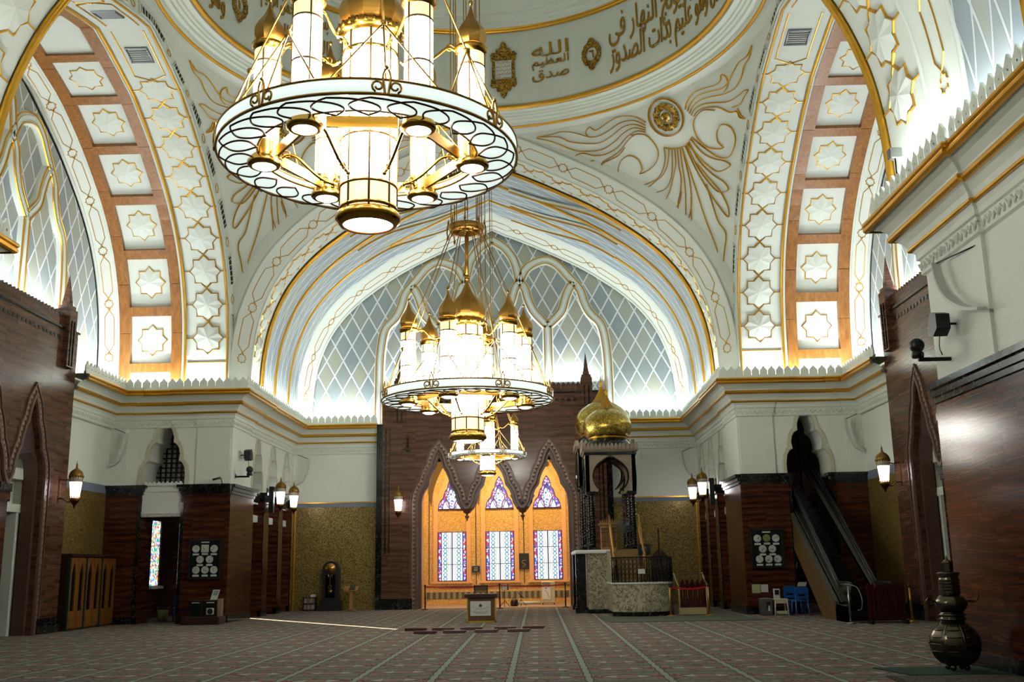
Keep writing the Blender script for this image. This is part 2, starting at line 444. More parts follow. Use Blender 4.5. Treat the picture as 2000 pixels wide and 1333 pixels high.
def stained(name, kind, st=2.0):
    """leaded window seen against daylight; UV in metres from the lower left corner of the pane, width 1.27"""
    t = NT(name); uv = t.sep(t.coord('UV')); u, v = uv[0], uv[1]
    au = t.math('ABSOLUTE', u)           # u measured from the centre line
    wh = (.86,.93,1.0)
    vor = t.n('ShaderNodeTexVoronoi', i_Vector=t.comb(u, v, 0), i_Scale=15); r = t.sep(vor.outputs[1])
    if kind == 'rect':
        col = wh
        # two ornamental columns of crossed shapes
        for cx in (.30,):
            x = t.math('SUBTRACT', au, cx); ph = t.math('MULTIPLY', v, 2*pi/.34)
            wv = t.math('MULTIPLY', t.math('SINE', ph), .075)
            m = t.math('LESS_THAN', t.math('ABSOLUTE', t.math('SUBTRACT', t.math('ABSOLUTE', x), t.math('ABSOLUTE', wv))), .022)
            col = t.mix(m, col, t.mix(t.math('GREATER_THAN', r[0], .5), rgb(20,120,170), rgb(20,140,120)))
            m2 = t.math('LESS_THAN', t.math('ADD', t.math('ABSOLUTE', x), t.math('ABSOLUTE', t.math('SUBTRACT', t.math('FRACT', t.math('DIVIDE', v, .34)), .5))), .085)
            col = t.mix(m2, col, rgb(40,110,190))
        ln = t.math('LESS_THAN', t.math('ABSOLUTE', t.math('SUBTRACT', au, .165)), .012); col = t.mix(ln, col, rgb(214,160,40))
        ln = t.math('LESS_THAN', t.math('ABSOLUTE', t.math('SUBTRACT', au, .08)), .008); col = t.mix(ln, col, rgb(60,120,160))
        col = t.mix(t.math('LESS_THAN', au, .025), col, rgb(12,16,60))
        bd = t.math('GREATER_THAN', au, .475)
        bc = t.mix(t.math('GREATER_THAN', r[1], .55), rgb(200,40,60), wh); bc = t.mix(t.math('GREATER_THAN', r[2], .7), bc, rgb(60,90,210))
        col = t.mix(bd, col, bc)
        col = t.mix(t.math('LESS_THAN', t.math('ABSOLUTE', t.math('SUBTRACT', au, .475)), .022), col, rgb(30,30,110))
        col = t.mix(t.math('GREATER_THAN', au, .595), col, rgb(30,30,120))
        for q in (.7, 1.4): col = t.mix(t.math('LESS_THAN', t.math('ABSOLUTE', t.math('SUBTRACT', v, q)), .012), col, rgb(120,40,50))
    elif kind == 'arch':
        col = t.mix(t.math('GREATER_THAN', r[0], .86), wh, rgb(90,150,220))
        # tree of leaves in the middle
        d = t.math('ADD', t.math('MULTIPLY', au, 2.6), t.math('MULTIPLY', t.math('ABSOLUTE', t.math('SUBTRACT', v, .82)), 1.2))
        tr = t.math('MULTIPLY', t.math('LESS_THAN', d, .42), t.math('GREATER_THAN', r[1], .42))
        col = t.mix(tr, col, t.mix(t.math('GREATER_THAN', r[2], .55), rgb(30,70,170), rgb(190,60,40)))
        d2 = t.math('ADD', t.math('MULTIPLY', au, 2.2), t.math('MULTIPLY', t.math('ABSOLUTE', t.math('SUBTRACT', v, .25)), 2.2))
        tr = t.math('MULTIPLY', t.math('LESS_THAN', d2, .4), t.math('GREATER_THAN', r[1], .4)); col = t.mix(tr, col, rgb(40,60,190))
        # arcs
        for (cx, cv, rr, cc) in ((0, .45, .27, rgb(60,40,130)), (.42, .0, .30, rgb(170,60,60)), (.42, 0, .33, rgb(70,50,140))):
            q = t.math('SQRT', t.math('ADD', t.math('POWER', t.math('SUBTRACT', au, cx), 2), t.math('POWER', t.math('MULTIPLY', t.math('SUBTRACT', v, cv), .62), 2)))
            col = t.mix(t.math('LESS_THAN', t.math('ABSOLUTE', t.math('SUBTRACT', q, rr)), .014), col, cc)
    elif kind == 'arch_border':
        col = t.mix(t.math('GREATER_THAN', r[0], .5), rgb(236,226,250), rgb(150,90,190)); col = t.mix(t.math('GREATER_THAN', r[1], .78), col, rgb(210,60,80)); col = t.mix(t.math('GREATER_THAN', r[2], .82), col, rgb(60,90,220))
    else:
        col = t.ramp(r[0], [(0, rgb(40,160,130)), (.25, rgb(230,240,250)), (.45, rgb(240,190,50)), (.6, rgb(60,110,220)), (.75, rgb(210,60,60)), (.9, rgb(235,240,245))], 'CONSTANT')
        col = t.mix(t.math('LESS_THAN', t.math('FRACT', t.math('DIVIDE', v, .72)), .02), col, (.01,.01,.01))
    t.base(Base_Color=(.02,.02,.02), Roughness=.3, Emission_Color=col, Emission_Strength=st); return t.m
ST_RECT = stained('stained_glass_panels', 'rect', .62)
ST_ARCH = stained('stained_glass_arch', 'arch', .62)
ST_BORD = stained('stained_glass_border', 'arch_border', .5)
ST_SIDE = stained('stained_glass_mixed', 'mix', .8)
LEAD = plain('dark_lead', rgb(36,24,70), .5)
LAMP = glow('lit_opal_glass', (1,.98,.91), 15.5)
LAMP2 = glow('lit_lens_glass', (1,.96,.88), 4)
AMBER = glow('lit_amber_glass', (1,.74,.34), .6)
RINGGL = glow('lit_marbled_glass', (.78,.92,.86), .42)
WALLLAMP = glow('lit_lantern_glass', (.95,.9,.96), 5)
# ------------------------------------------------------------------ big structure
W0, W1 = 8.46, 12.5            # half width of the bays' inner corners, outer wall of the side bays
YB, YP = 42.9, 33.9            # back wall, face of the back piers
def mir(y): return 2*CY-y
YF = mir(YP)                   # face of the front piers (16.9)

# floor
mb = MB(); mb.box((-16, -3, -.2), (16, 50, 0)); struct('floor', mb, CARPET)

# arch profile: half width h against height z, from springing to crown
HP = [(8.19,7.3),(8.18,8.4),(8.10,9.4),(7.90,10.4),(7.47,11.5),(6.85,12.45),(6.02,13.3),(5.1,14.0),(4.1,14.65),(3.0,15.22),(1.5,15.93),(0,16.55)]
HS = smooth_pts(HP, 8)[::-1]          # from crown outwards
AL = [0]
for a, b in zip(HS, HS[1:]): AL.append(AL[-1]+hypot(a[0]-b[0], a[1]-b[1]))
ALEN = AL[-1]
def arch(s):
    """point and outward normal at signed arc length s from the crown"""
    q = min(abs(s), ALEN-1e-6); sg = -1 if s < 0 else 1
    lo, hi = 0, len(AL)-1
    while hi-lo > 1:
        m = (lo+hi)//2
        if AL[m] <= q: lo = m
        else: hi = m
    t = (q-AL[lo])/(AL[hi]-AL[lo]); a, b = HS[lo], HS[hi]
    i0, i1 = max(lo-1, 0), min(hi+1, len(HS)-1)
    dx, dz = HS[i1][0]-HS[i0][0], HS[i1][1]-HS[i0][1]; L = hypot(dx, dz)
    nx, nz = -dz/L, dx/L
    if q < 1e-3: nx, nz = 0, 1
    return (a[0]+(b[0]-a[0])*t)*sg, a[1]+(b[1]-a[1])*t, nx*sg, nz
def apt(s, d, o, orient):
    h, z, nx, nz = arch(s)
    if abs(h) < .8 and o:       # keep the crown pointed
        k = abs(h)/.8; nx, nz = nx*k, 1
    h += nx*o; z += nz*o
    return place(h, d, z, orient)
def place(h, d, z, orient):
    if orient == 'back': return Vector((h, CY+d, z))
    if orient == 'front': return Vector((h, CY-d, z))
    if z > 15.6: z = 15.6+(z-15.6)*.58
    if orient == 'left': return Vector((-d, CY+h, z))
    return Vector((d, CY+h, z))
def dirv(h, d, z, orient): return place(h, d, z, orient)-place(0, 0, 0, orient)
class Strip:
    """a band of vault between (d0, o0) and (d1, o1)"""
    def __init__(s, orient, d0, o0, d1, o1): s.a = (orient, d0, o0, d1, o1); s.W = hypot(d1-d0, o1-o0)
    def __call__(s, q, t, lift=0):
        """q arc length, t metres across, lift towards the hall"""
        orient, d0, o0, d1, o1 = s.a; k = t/s.W
        nd, no = (o1-o0)/s.W, -(d1-d0)/s.W
        return apt(q, d0+(d1-d0)*k+nd*lift, o0+(o1-o0)*k+no*lift, orient)
    def nrm(s, q, t): return (s(q, t, .05)-s(q, t, 0)).normalized()
    def surf(s, mb, smax=None, n=96, lift=0):
        smax = smax or ALEN; us = [-smax+2*smax*i/n for i in range(n+1)]
        mb.grid(lambda u, v: s(u, v, lift), us, [0, s.W*.5, s.W], True, lambda u, v: (v, u))
    def line(s, mb, pts, w, h, closed=False, seg=.3):
        P = []
        m = len(pts)
        for i in range(m if closed else m-1):
            a, b = pts[i], pts[(i+1) % m]; k = max(1, int(abs(b[0]-a[0])/seg))
            for j in range(k): P.append((a[0]+(b[0]-a[0])*j/k, a[1]+(b[1]-a[1])*j/k))
        if not closed: P.append(pts[-1])
        mb.ribbon([s(*p) for p in P], [s.nrm(*p) for p in P], w, h, closed)
def star_pts(q, t, ro, n=8, ratio=.765, rot=0):
    return [(q+(ro if k % 2 == 0 else ro*ratio)*cos(pi*k/n+rot), t+(ro if k % 2 == 0 else ro*ratio)*sin(pi*k/n+rot)) for k in range(2*n)]
def relief(mb, st, q, t, ro, h=.09):
    P = star_pts(q, t, ro); c = st(q, t, h); vs = [c]+[st(a, b, .012 if k % 2 == 0 else .045) for k, (a, b) in enumerate(P)]
    mb.add(vs, [(0, 1+k, 1+(k+1) % 16) for k in range(16)])
def star_chain(gold, white, st, q0, pitch, n, ro, w=.035, sides=True):
    t0 = st.W/2
    for sg in (-1, 1):
        for k in range(n):
            q = sg*(q0-pitch*k)
            P = star_pts(q, t0, ro); st.line(gold, P, w, .035, True)
            relief(white, st, q, t0, ro*.96)
            if sides:
                for e in (-1, 1): st.line(gold, [(q, t0+e*ro), (q, t0+e*(st.W/2-.02))], w, .03)
            if k < n-1:
                m = q-sg*pitch/2; g = pitch/2-ro*.72
                for e in (-1, 1): st.line(gold, [(q-sg*ro*.76, t0+e*ro*.31), (q-sg*(pitch-ro*.76), t0-e*ro*.31)], w, .032)
def oct_chain(gold, st, q0, pitch, half, ro, w=.024, t0=None, end=.55):
    """small stars joined by long octagons"""
    t0 = st.W/2 if t0 is None else t0
    n = int((q0)/pitch)+1
    for sg in (-1, 1):
        for k in range(n+1):
            q = q0-pitch*k
            if q < 0: break
            st.line(gold, star_pts(sg*q, t0, ro), w, .02, True)
            q1 = q-pitch
            if q1 < 0: q1 = -q       # octagon across the crown
            for e in (-1, 1):
                if q1 < 0 and sg < 0: continue
                st.line(gold, [(sg*(q-ro*.8), t0+e*ro*.35), (sg*(q-ro*.8-.3), t0-e*half), (sg*(q1+ro*.8+.3), t0-e*half), (sg*(q1+ro*.8), t0+e*ro*.35)], w, .02)

def bead(mb, orient, d, o, r, q=None, n=110, lift=0):
    q = q or ALEN
    mb.tube([apt(-q+2*q*i/n, d, o, orient) for i in range(n+1)], r, 8)

trim_n = [0]
def trim(mb, m):
    trim_n[0] += 1; return struct('trim_%d' % trim_n[0], mb, m)

# ---- back bay and front bay vaults
def bay(orient, spec):
    white = MB(); gold = MB(); latt = MB()
    for kind, d0, o0, d1, o1 in spec:
        st = Strip(orient, d0, o0, d1, o1)
        if kind == 'star':
            st.surf(white); star_chain(gold, white, st, ALEN-2.05, 1.13, 10, min(.54, st.W*.44))
        elif kind == 'oct':
            st.surf(white); oct_chain(gold, st, ALEN-1.45, 1.79, .2, .17)
        elif kind == 'latt': st.surf(latt)
        elif kind == 'plain': st.surf(white)
        elif kind == 'bead': bead(gold, orient, d0, o0, d1)
        elif kind == 'wbead': bead(white, orient, d0, o0, d1)
    return white, gold, latt
BACK = [('plain', 8.55, .95, 8.6, .42), ('wbead', 8.56, .43, .035, 0), ('wbead', 8.6, .5, .03, 0), ('oct', 8.6, .42, 9.15, -.12), ('wbead', 9.15, -.12, .03, 0), ('star', 9.17, -.08, 10.9, .05), ('bead', 11.02, -.01, .085, 0),
        ('latt', 11.05, .06, 12.75, .02), ('bead', 12.85, -.03, .05, 0), ('plain', 12.75, .02, 13.1, .0), ('latt', 13.1, 0, 14.7, -.04), ('bead', 14.8, -.07, .05, 0), ('plain', 14.7, -.04, 15.0, -.06), ('latt', 15.0, -.06, 16.2, -.1),
        ('plain', 16.2, -.1, 16.5, -.1), ('oct', 16.5, -.1, 17.6, -.38), ('wbead', 17.6, -.4, .06, 0)]
wm, gm, lm = bay('back', BACK)
struct('ceiling', wm, WHITE); trim(gm, GOLD); struct('ceiling', lm, LATT_V)
FRONT = [('bead', 8.2, -.1, .085, 0), ('star', 8.3, -.06, 9.95, -.02), ('wbead', 10.0, -.04, .04, 0), ('oct', 10.0, -.03, 11.5, -.1), ('wbead', 11.5, -.12, .05, 0), ('latt', 11.5, -.1, 13.4, -.1), ('bead', 13.45, -.14, .06, 0), ('plain', 13.4, -.1, 13.8, -.1), ('latt', 13.8, -.1, 17.6, -.2), ('plain', 8.2, -.02, 8.2, .9)]
wm, gm, lm = bay('front', FRONT)
struct('ceiling', wm, WHITE); trim(gm, GOLD); struct('ceiling', lm, LATT_V)

# ---- side arches: star band, oak coffers, pale octagon band
for orient in ('left', 'right'):
    white = MB(); gold = MB(); wood_ = MB(); vent = MB()
    Strip(orient, 8.6, .95, 8.6, .25).surf(white); Strip(orient, 8.66, 1.9, 8.66, .8).surf(white, ALEN*.6)
    fst = Strip(orient, 8.59, .92, 8.59, .30)
    # grilles and little stars on the face
    for sg in (-1, 1):
        for k in range(7):
            q = sg*(ALEN-1.5-1.8*k)
            fst.line(gold, star_pts(q, .31, .15), .02, .015, True)
            q2 = q-sg*.9
            vs = [fst(q2-.42, .14, .012), fst(q2+.42, .14, .012), fst(q2+.42, .48, .012), fst(q2-.42, .48, .012)]
            vent.add(vs, [(0,1,2,3)])
            for i in range(5):
                a = q2-.42+.84*(i+.5)/5; fst.line(white, [(a, .14), (a, .48)], .03, .03)
            fst.line(white, [(q2-.44, .12), (q2+.44, .12), (q2+.44, .5), (q2-.44, .5)], .04, .035, True)
    bead(white, orient, 8.6, .93, .04)
    st = Strip(orient, 8.6, .25, 10.08, .25); st.surf(white)
    star_chain(gold, white, st, ALEN-2.05, 1.10, 9, .53)
    for sg in (-1, 1):     # end line and long crown cartouche
        st.line(gold, [(sg*(ALEN-1.25), .06), (sg*(ALEN-1.25), st.W-.06)], .04, .03)
        q = sg*(ALEN-2.05-1.10*8-.55)
        for e in (-1, 1): st.line(gold, [(q+sg*.2, st.W/2+e*.16), (q-sg*.1, st.W/2-e*.45), (sg*.15, st.W/2-e*.45)], .035, .03)
    bead(gold, orient, 8.68, .22, .035); bead(gold, orient, 10.1, .2, .05); 
    # white step with a dark groove next to the oak
    s2 = Strip(orient, 10.14, .22, 10.22, .22); s2.surf(white)
    cf = Strip(orient, 10.22, .42, 12.38, .42); cf.surf(white)
    oak = Strip(orient, 10.24, .26, 12.38, .26)
    def plank(q0, q1, t0, t1):
        n = max(1, int(abs(q1-q0)/.4)); P = []
        for i in range(n+1):
            q = q0+(q1-q0)*i/n; P += [oak(q, t0, -.17), oak(q, t0, 0), oak(q, t1, 0), oak(q, t1, -.17)]
        fs = []
        for i in range(n):
            for k in range(3): fs.append((i*4+k, i*4+k+1, i*4+5+k, i*4+4+k))
        fs += [(0,1,2,3), (n*4+3, n*4+2, n*4+1, n*4)]
        wood_.add(P, fs)
    QB = ALEN-.95
    for a, b in ((0, .36), (oak.W-.36, oak.W)):
        k = 16
        for i in range(k): plank(-QB-.3+(2*QB+.6)*i/k+.006, -QB-.3+(2*QB+.6)*(i+1)/k-.006, a, b)
    for sg in (-1, 1):
        for k in range(7):
            q = sg*(QB-1.87*k); 
            if abs(q) > .4 or sg > 0: plank(q, q-sg*.30, .36, oak.W-.36)
            plank(q-sg*.13, q-sg*.15, .36, oak.W-.36)
            if k < 6:
                qc = sg*(QB-1.87*k-1.085)
                cf.line(gold, star_pts(qc, cf.W/2, .50), .035, .03, True); relief(white, cf, qc, cf.W/2, .48)
                # bevelled panel edge
                a, b = qc-.76, qc+.76
    oc = Strip(orient, 12.42, .30, 12.92, -.05); oc.surf(white); Strip(orient, 12.38, .42, 12.42, .30).surf(white)
    oct_chain(gold, oc, ALEN-1.45, 1.79, .15, .15)
    bead(white, orient, 12.42, .3, .05); bead(white, orient, 12.92, -.05, .05)
    struct('ceiling', white, WHITE); trim(gold, GOLD); trim(wood_, WOODCEIL); trim(vent, plain('grille_shadow', rgb(24,24,22), .8))
    # air grilles at the crown
    g = MB(); g2 = MB()
    for q in (-1.1, 1.1):
        st.line(g, [(q-.3, st.W/2-.3), (q+.3, st.W/2-.3), (q+.3, st.W/2+.3), (q-.3, st.W/2+.3)], .06, .05, True)
        for i in range(7): st.line(g, [(q-.26+.52*i/6, st.W/2-.28), (q-.26+.52*i/6, st.W/2+.28)], .03, .03)
    trim(g, GREY)

# ---- pendentives with gilt relief, rings, drum, dome
def pend_outer(z):
    """half width of the archivolt's outer line at height z"""
    best = None
    return None
PO = []
for i in range(200):
    s = ALEN*(1-i/199); h, z, nx, nz = arch(s)
    PO.append((h+nx*.9*min(1, s/1.5+.3), min(z+nz*.9*(.35+.65*min(1, s/6)), 16.8)))
PO = [(min(h, 8.6), z) for h, z in PO]
def hout(z):
    if z <= PO[0][1]: return PO[0][0]
    for (h0, z0), (h1, z1) in zip(PO, PO[1:]):
        if z0 <= z <= z1 and z1 > z0: return h0+(h1-h0)*(z-z0)/(z1-z0)
    return 0.0
ZT = 16.75
def pend(theta, z, sx, sy, lift=0):
    """theta 0..1 from the back/front arch to the side arch"""
    h = hout(z); r = hypot(8.6, h); a0 = atan2(8.6, h); a1 = atan2(h, 8.6); a = a0+(a1-a0)*theta; r -= lift
    return Vector((sx*r*cos(a), CY+sy*r*sin(a), z))
def pend_abs(ang, z, sx, sy, lift=0):
    """absolute plan angle (degrees from the x axis)"""
    h = hout(z); r = hypot(8.6, h)-lift; a = radians(ang)
    return Vector((sx*r*cos(a), CY+sy*r*sin(a), z))
def pend_n(ang, z, sx, sy):
    a = pend_abs(ang, z, sx, sy); u = pend_abs(ang+.5, z, sx, sy)-a; v = pend_abs(ang, z+.05, sx, sy)-a
    n = u.cross(v).normalized()
    if n.dot(Vector((0, CY, z-6))-a) < 0: n = -n
    return n
mb = MB()
for sx in (-1, 1):
    for sy in (-1, 1):
        zs = [7.4+(ZT-7.4)*i/60 for i in range(61)]; ts = [i/24 for i in range(25)]
        mb.grid(lambda z, t: pend(t, z, sx, sy), zs, ts)
struct('ceiling', mb, WHITE)
# ring mouldings: (r, z) lathe with many segments
def ringm(mb, prof, n=128): mb.lathe(prof, (0, CY, 0), n, caps=False)
mb = MB()
ringm(mb, [(8.72, 16.6), (8.45, 16.72), (8.2, 16.75), (8.18, 16.86), (8.02, 16.86), (8.0, 16.93), (7.9, 16.93), (7.88, 16.99), (7.8, 16.99), (7.78, 17.05), (7.6, 17.05), (7.58, 17.12), (7.5, 17.12), (7.5, 20.0), (7.42, 20.05), (7.3, 20.07), (7.28, 20.14), (7.15, 20.15), (7.13, 20.22), (7.0, 20.23), (6.98, 20.3), (6.85, 20.31), (6.83, 20.38), (6.7, 20.4),
           (6.6, 20.7), (6.45, 21.6), (6.0, 23.2), (5.2, 24.8), (4.0, 26.1), (2.4, 27.0), (.01, 27.3)])
for f in range(len(mb.sm)): mb.sm[f] = False
mb2 = MB()
struct('ceiling', mb, WHITE)
mb = MB()
for r, z, t in ((8.28, 16.74, .06), (7.5, 17.12, .085), (7.46, 20.03, .09), (7.38, 20.07, .05)):
    mb.tube([(r*cos(2*pi*i/160), CY+r*sin(2*pi*i/160), z) for i in range(160)], t, 8, True)
trim(mb, GOLD)

# ---- lunettes with tracery
def lunette(orient, d, ntrac=(0,)):
    mb = MB(); pts = [apt(-ALEN+2*ALEN*i/80, d, -.2, orient) for i in range(81)]
    # polygon in (h, z)
    L = []
    for i in range(81):
        s = -ALEN+2*ALEN*i/80; h, z, nx, nz = arch(s); k = min(1, abs(h)/.8); L.append((h-nx*.2*k, z-nz*.2))
    L = [(L[0][0], 6.4)]+L+[(L[-1][0], 6.4)]
    tri = tessellate_polygon([[Vector((a, b, 0)) for a, b in L]])
    mb.add([place(a, d, b, orient) for a, b in L], [tuple(t) for t in tri], L)
    struct('wall_lunette_'+orient, mb, LATT)
    # tracery: (h, z) centre lines
    P = 1.18; R = []
    def seg(pts, n=5): R.append(smooth_pts(pts, n))
    seg([(0,15.68),(.54,15.32),(.92,14.79),(1.08,14.27),(1.18,13.76)])
    seg([(1.18,13.76),(1.47,14.31),(1.86,14.58),(2.38,14.71),(2.86,14.46),(3.26,13.99),(3.54,13.66)])
    seg([(1.18,13.76),(1.42,13.40),(1.56,12.87),(1.83,12.32),(2.36,11.75)])
    seg([(2.36,11.75),(2.94,12.32),(3.12,12.84),(3.30,13.32),(3.54,13.66)])
    seg([(1.18,13.76),(.96,13.40),(.80,12.87),(.53,12.32),(0,11.75)])
    seg([(3.54,13.66),(3.82,13.28),(3.97,12.75),(4.22,12.25),(4.66,11.75),(4.85,10.8),(4.9,9.6),(4.9,7.3)])
    R.append([(2.36,11.75),(2.36,9.5),(2.36,7.3)])
    full = R+[[(-a, b) for a, b in r] for r in R]+[[(0,11.75),(0,7.3)]]
    wmb = MB(); gmb = MB()
    inward = dirv(0, -1, 0, orient)
    for r in full:
        Q = [place(a, d, b, orient) for a, b in r]; N = [inward]*len(Q)
        wmb.ribbon(Q, N, .46, .13, top=.78)
        wmb.ribbon([q+inward*.1 for q in Q], N, .14, .07, top=.8)
        for e in (-.155, .155):      # gilt lines either side
            Q2 = []
            for i, (a, b) in enumerate(r):
                a0, b0 = r[max(i-1, 0)]; a1, b1 = r[min(i+1, len(r)-1)]; dx, dz = a1-a0, b1-b0; l = hypot(dx, dz)
                Q2.append(place(a-dz/l*e, d-.12, b+dx/l*e, orient))
            gmb.ribbon(Q2, N, .055, .05, top=.5)
    struct('wall_lunette_'+orient, wmb, WHITE); trim(gmb, GOLD)
lunette('back', 17.75); lunette('left', 12.95); lunette('right', 12.95)
mb = MB(); L = [(arch(-ALEN+2*ALEN*i/60)[0], arch(-ALEN+2*ALEN*i/60)[1]) for i in range(61)]
tri = tessellate_polygon([[Vector((a, b, 0)) for a, b in L]]); mb.add([place(a, 17.6, b, 'front') for a, b in L], [tuple(t) for t in tri], L)
struct('wall_lunette_front', mb, LATT)

# ---- flame-shaped ribs at the crown of the back vault
mb = MB(); wr = MB()
for d in (11.2, 12.9, 14.6):
    for sg in (-1, 1):
        for (q0, d0, q1, d1) in ((5.8, d+.05, 1.0, d+1.5),):
            P = [(q0, d0), (q0*.75+q1*.25, d0+(d1-d0)*.12), ((q0+q1)/2, (d0+d1)/2), (q0*.25+q1*.75, d0+(d1-d0)*.88), (q1, d1)]
            P = smooth_pts(P, 5)
            pts = [apt(sg*q, min(dd, 16.2), -.10, 'back') for q, dd in P]; nn = [(Vector((0, CY+dd, 8))-p).normalized() for p, (q, dd) in zip(pts, P)]
            mb.ribbon(pts, nn, .06, .07); wr.ribbon([p-n*.05 for p, n in zip(pts, nn)], nn, .2, .06)
trim(mb, GOLD); trim(wr, WHITE)

# ---- unseen box added around everything to keep daylight out except for one slit
mb = MB()
GY0, GY1, GZ0, GZ1 = 42.8, 43.25, 1.9, 4.5       # made-up slit in the enclosure, placed to shape the sun streak
X = -13.2
mb.box((X-.05, -3, -.2), (X, GY0, 30)); mb.box((X-.05, GY1, -.2), (X, 50, 30)); mb.box((X-.05, GY0, -.2), (X, GY1, GZ0)); mb.box((X-.05, GY0, GZ1), (X, GY1, 30))
struct('wall_outer_left', mb, WHITE)
mb = MB(); mb.box((13.2, -3, -.2), (13.5, 50, 30)); struct('wall_outer_right', mb, WHITE)
mb = MB(); mb.box((-13.5, 50, -.2), (13.5, 50.3, 30)); struct('wall_outer_back', mb, WHITE)
mb = MB(); mb.box((-13.5, -3.3, -.2), (13.5, -3, 30)); struct('wall_outer_front', mb, WHITE)
mb = MB(); mb.box((-13.5, -3.3, 30), (13.5, 50.3, 30.3)); struct('daylight_block_top', mb, WHITE)
# entrance hall ceiling above and behind the camera
mb = MB(); mb.box((-13, -3, 6.6), (13, 7.8, 6.8)); struct('ceiling', mb, WHITE)
# ------------------------------------------------------------------ cornices with parapets
CORN = [(0, 6.33), (.05, 6.36), (.05, 6.6), (.09, 6.62), (.09, 6.72), (.14, 6.8), (.18, 6.84), (.22, 6.93), (.30, 7.02), (.36, 7.05), (.38, 7.14), (.40, 7.2), (.50, 7.3), (.62, 7.35), (.68, 7.36), (.70, 7.50), (.68, 7.54), (0, 7.54)]
def half_round(o, z, r): return [(o+r*cos(a), z+r*sin(a)) for a in (-2.0, -1.2, -.5, .2, .9, 1.6, 2.3)]
def cornice(path, side, first=True):
    mb = MB(); sweep(mb, path, CORN, side=side)
    g = MB()
    for o, z, r in ((.16, 6.82, .04), (.375, 7.10, .065), (.68, 7.385, .06), (.70, 7.485, .05)): sweep(g, path, half_round(o, z, r), side=side)
    # zig-zag frieze and merlons
    fz = MB(); n = len(path)
    def offs(d):
        M = []
        for i, p in enumerate(path):
            d0 = Vector(path[i])-Vector(path[i-1]) if i > 0 else None; d1 = Vector(path[i+1])-Vector(path[i]) if i < n-1 else None
            d0 = (d0 or d1).normalized(); d1 = (d1 or d0).normalized(); n0 = Vector((-d0.y, d0.x))*side; n1 = Vector((-d1.y, d1.x))*side
            b = (n0+n1)/(1+n0.dot(n1)); M.append(Vector(p)+b*d)
        return M
    P = offs(.60); Q = offs(.06)
    par = MB(); sweep(par, path, [(.55, 7.5), (.55, 7.62), (.63, 7.62), (.63, 7.5)], side=side)
    for a, b in zip(P, P[1:]):
        L = (b-a).length
        if L < .15: continue
        d = (b-a)/L; nn = Vector((-d.y, d.x))*side; k = max(1, round(L/.262)); st = L/k
        for i in range(k):
            c = a+d*(st*(i+.5)); fr = frame((c.x, c.y, 7.6), (d.x, d.y, 0), (nn.x, nn.y, 0)); w_ = st*.47
            par.plate(fr, [(-w_, 0), (w_, 0), (w_, .17), (w_*.8, .21), (w_*.45, .25), (0, .33), (-w_*.45, .25), (-w_*.8, .21), (-w_, .17)], [], -.025, .025)
            fz.lathe([(.02, -.001), (.02, .012)], fr(0, .11, .024), 6, 'y' if abs(d.x) > .5 else 'x')
    for a, b in zip(Q, Q[1:]):
        L = (b-a).length
        if L < .3: continue
        d = (b-a)/L; nn = Vector((-d.y, d.x))*side; k = max(2, round(L/.17)); pts = []; 
        for i in range(2*k+1):
            c = a+d*(L*i/(2*k)); pts.append(Vector((c.x, c.y, 6.43 if i % 2 else 6.54)))
        par.ribbon(pts, [Vector((nn.x, nn.y, 0))]*len(pts), .035, .025)
    struct('wall_cornice', mb, WHITE); trim(g, GOLD); trim(par, WHITE)
    trim(fz, plain('merlon_eyelet', rgb(150,148,136), .6))
base_path = [(-4.85, 42.9), (-8.46, 42.9), (-8.46, 36.05), (-8.40, 36.05), (-8.40, 33.84), (-9.57, 33.84), (-9.57, 33.9), (-11.92, 33.9), (-11.92, 33.84), (-12.44, 33.84), (-12.44, 30.1)]
cornice(base_path, 1); cornice([(-x, y) for x, y in base_path], -1)
fp = [(-8.40, 12.2), (-8.40, 12.2)]
fpath = [(-8.46, 7.9), (-8.46, 14.75), (-8.40, 14.75), (-8.40, 16.96), (-9.57, 16.96), (-9.57, 16.9), (-11.92, 16.9), (-11.92, 16.96), (-12.44, 16.96), (-12.44, 20.7)]
cornice(fpath, -1); cornice([(-x, y) for x, y in fpath], 1)

# ------------------------------------------------------------------ walls
AHALF = [(0, 6.56), (.09, 6.42), (.20, 6.25), (.27, 6.05), (.30, 5.86), (.40, 5.70), (.47, 5.48), (.50, 5.24), (.61, 5.08), (.68, 4.88), (.70, 4.45)]
AHALF = [(0, 6.56), (.12, 6.42), (.22, 6.24), (.28, 6.04), (.27, 5.86), (.38, 5.80), (.47, 5.66), (.51, 5.46), (.47, 5.25), (.58, 5.19), (.67, 5.04), (.71, 4.80), (.70, 4.4)]
def arch_loop(c, half, k=1.0, z0=None, inset=0):
    R = [(c+(h-inset if h > 0 else 0)*k, z-(inset if h == 0 else 0)) for h, z in half]
    L = [(2*c-a, b) for a, b in R[1:]]
    return L[::-1]+R
def offset2(P, d):
    out = []
    for i, p in enumerate(P):
        a = Vector(P[i])-Vector(P[i-1]) if i > 0 else Vector(P[1])-Vector(P[0]); b = Vector(P[i+1])-Vector(P[i]) if i < len(P)-1 else a
        a.normalize(); b.normalize(); n0 = Vector((-a.y, a.x)); n1 = Vector((-b.y, b.x)); q = 1+n0.dot(n1)
        m = (n0+n1)/max(q, .7); out.append((p[0]+m.x*d, p[1]+m.y*d))
    return out
def arch_ribbon(mb, fr, P, off, w, h, w0=0):
    Q = offset2(P, off); N = (fr(0, 0, 1)-fr(0, 0, 0)); mb.ribbon([fr(u, v, w0) for u, v in Q], [N]*len(Q), w, h, top=.7)

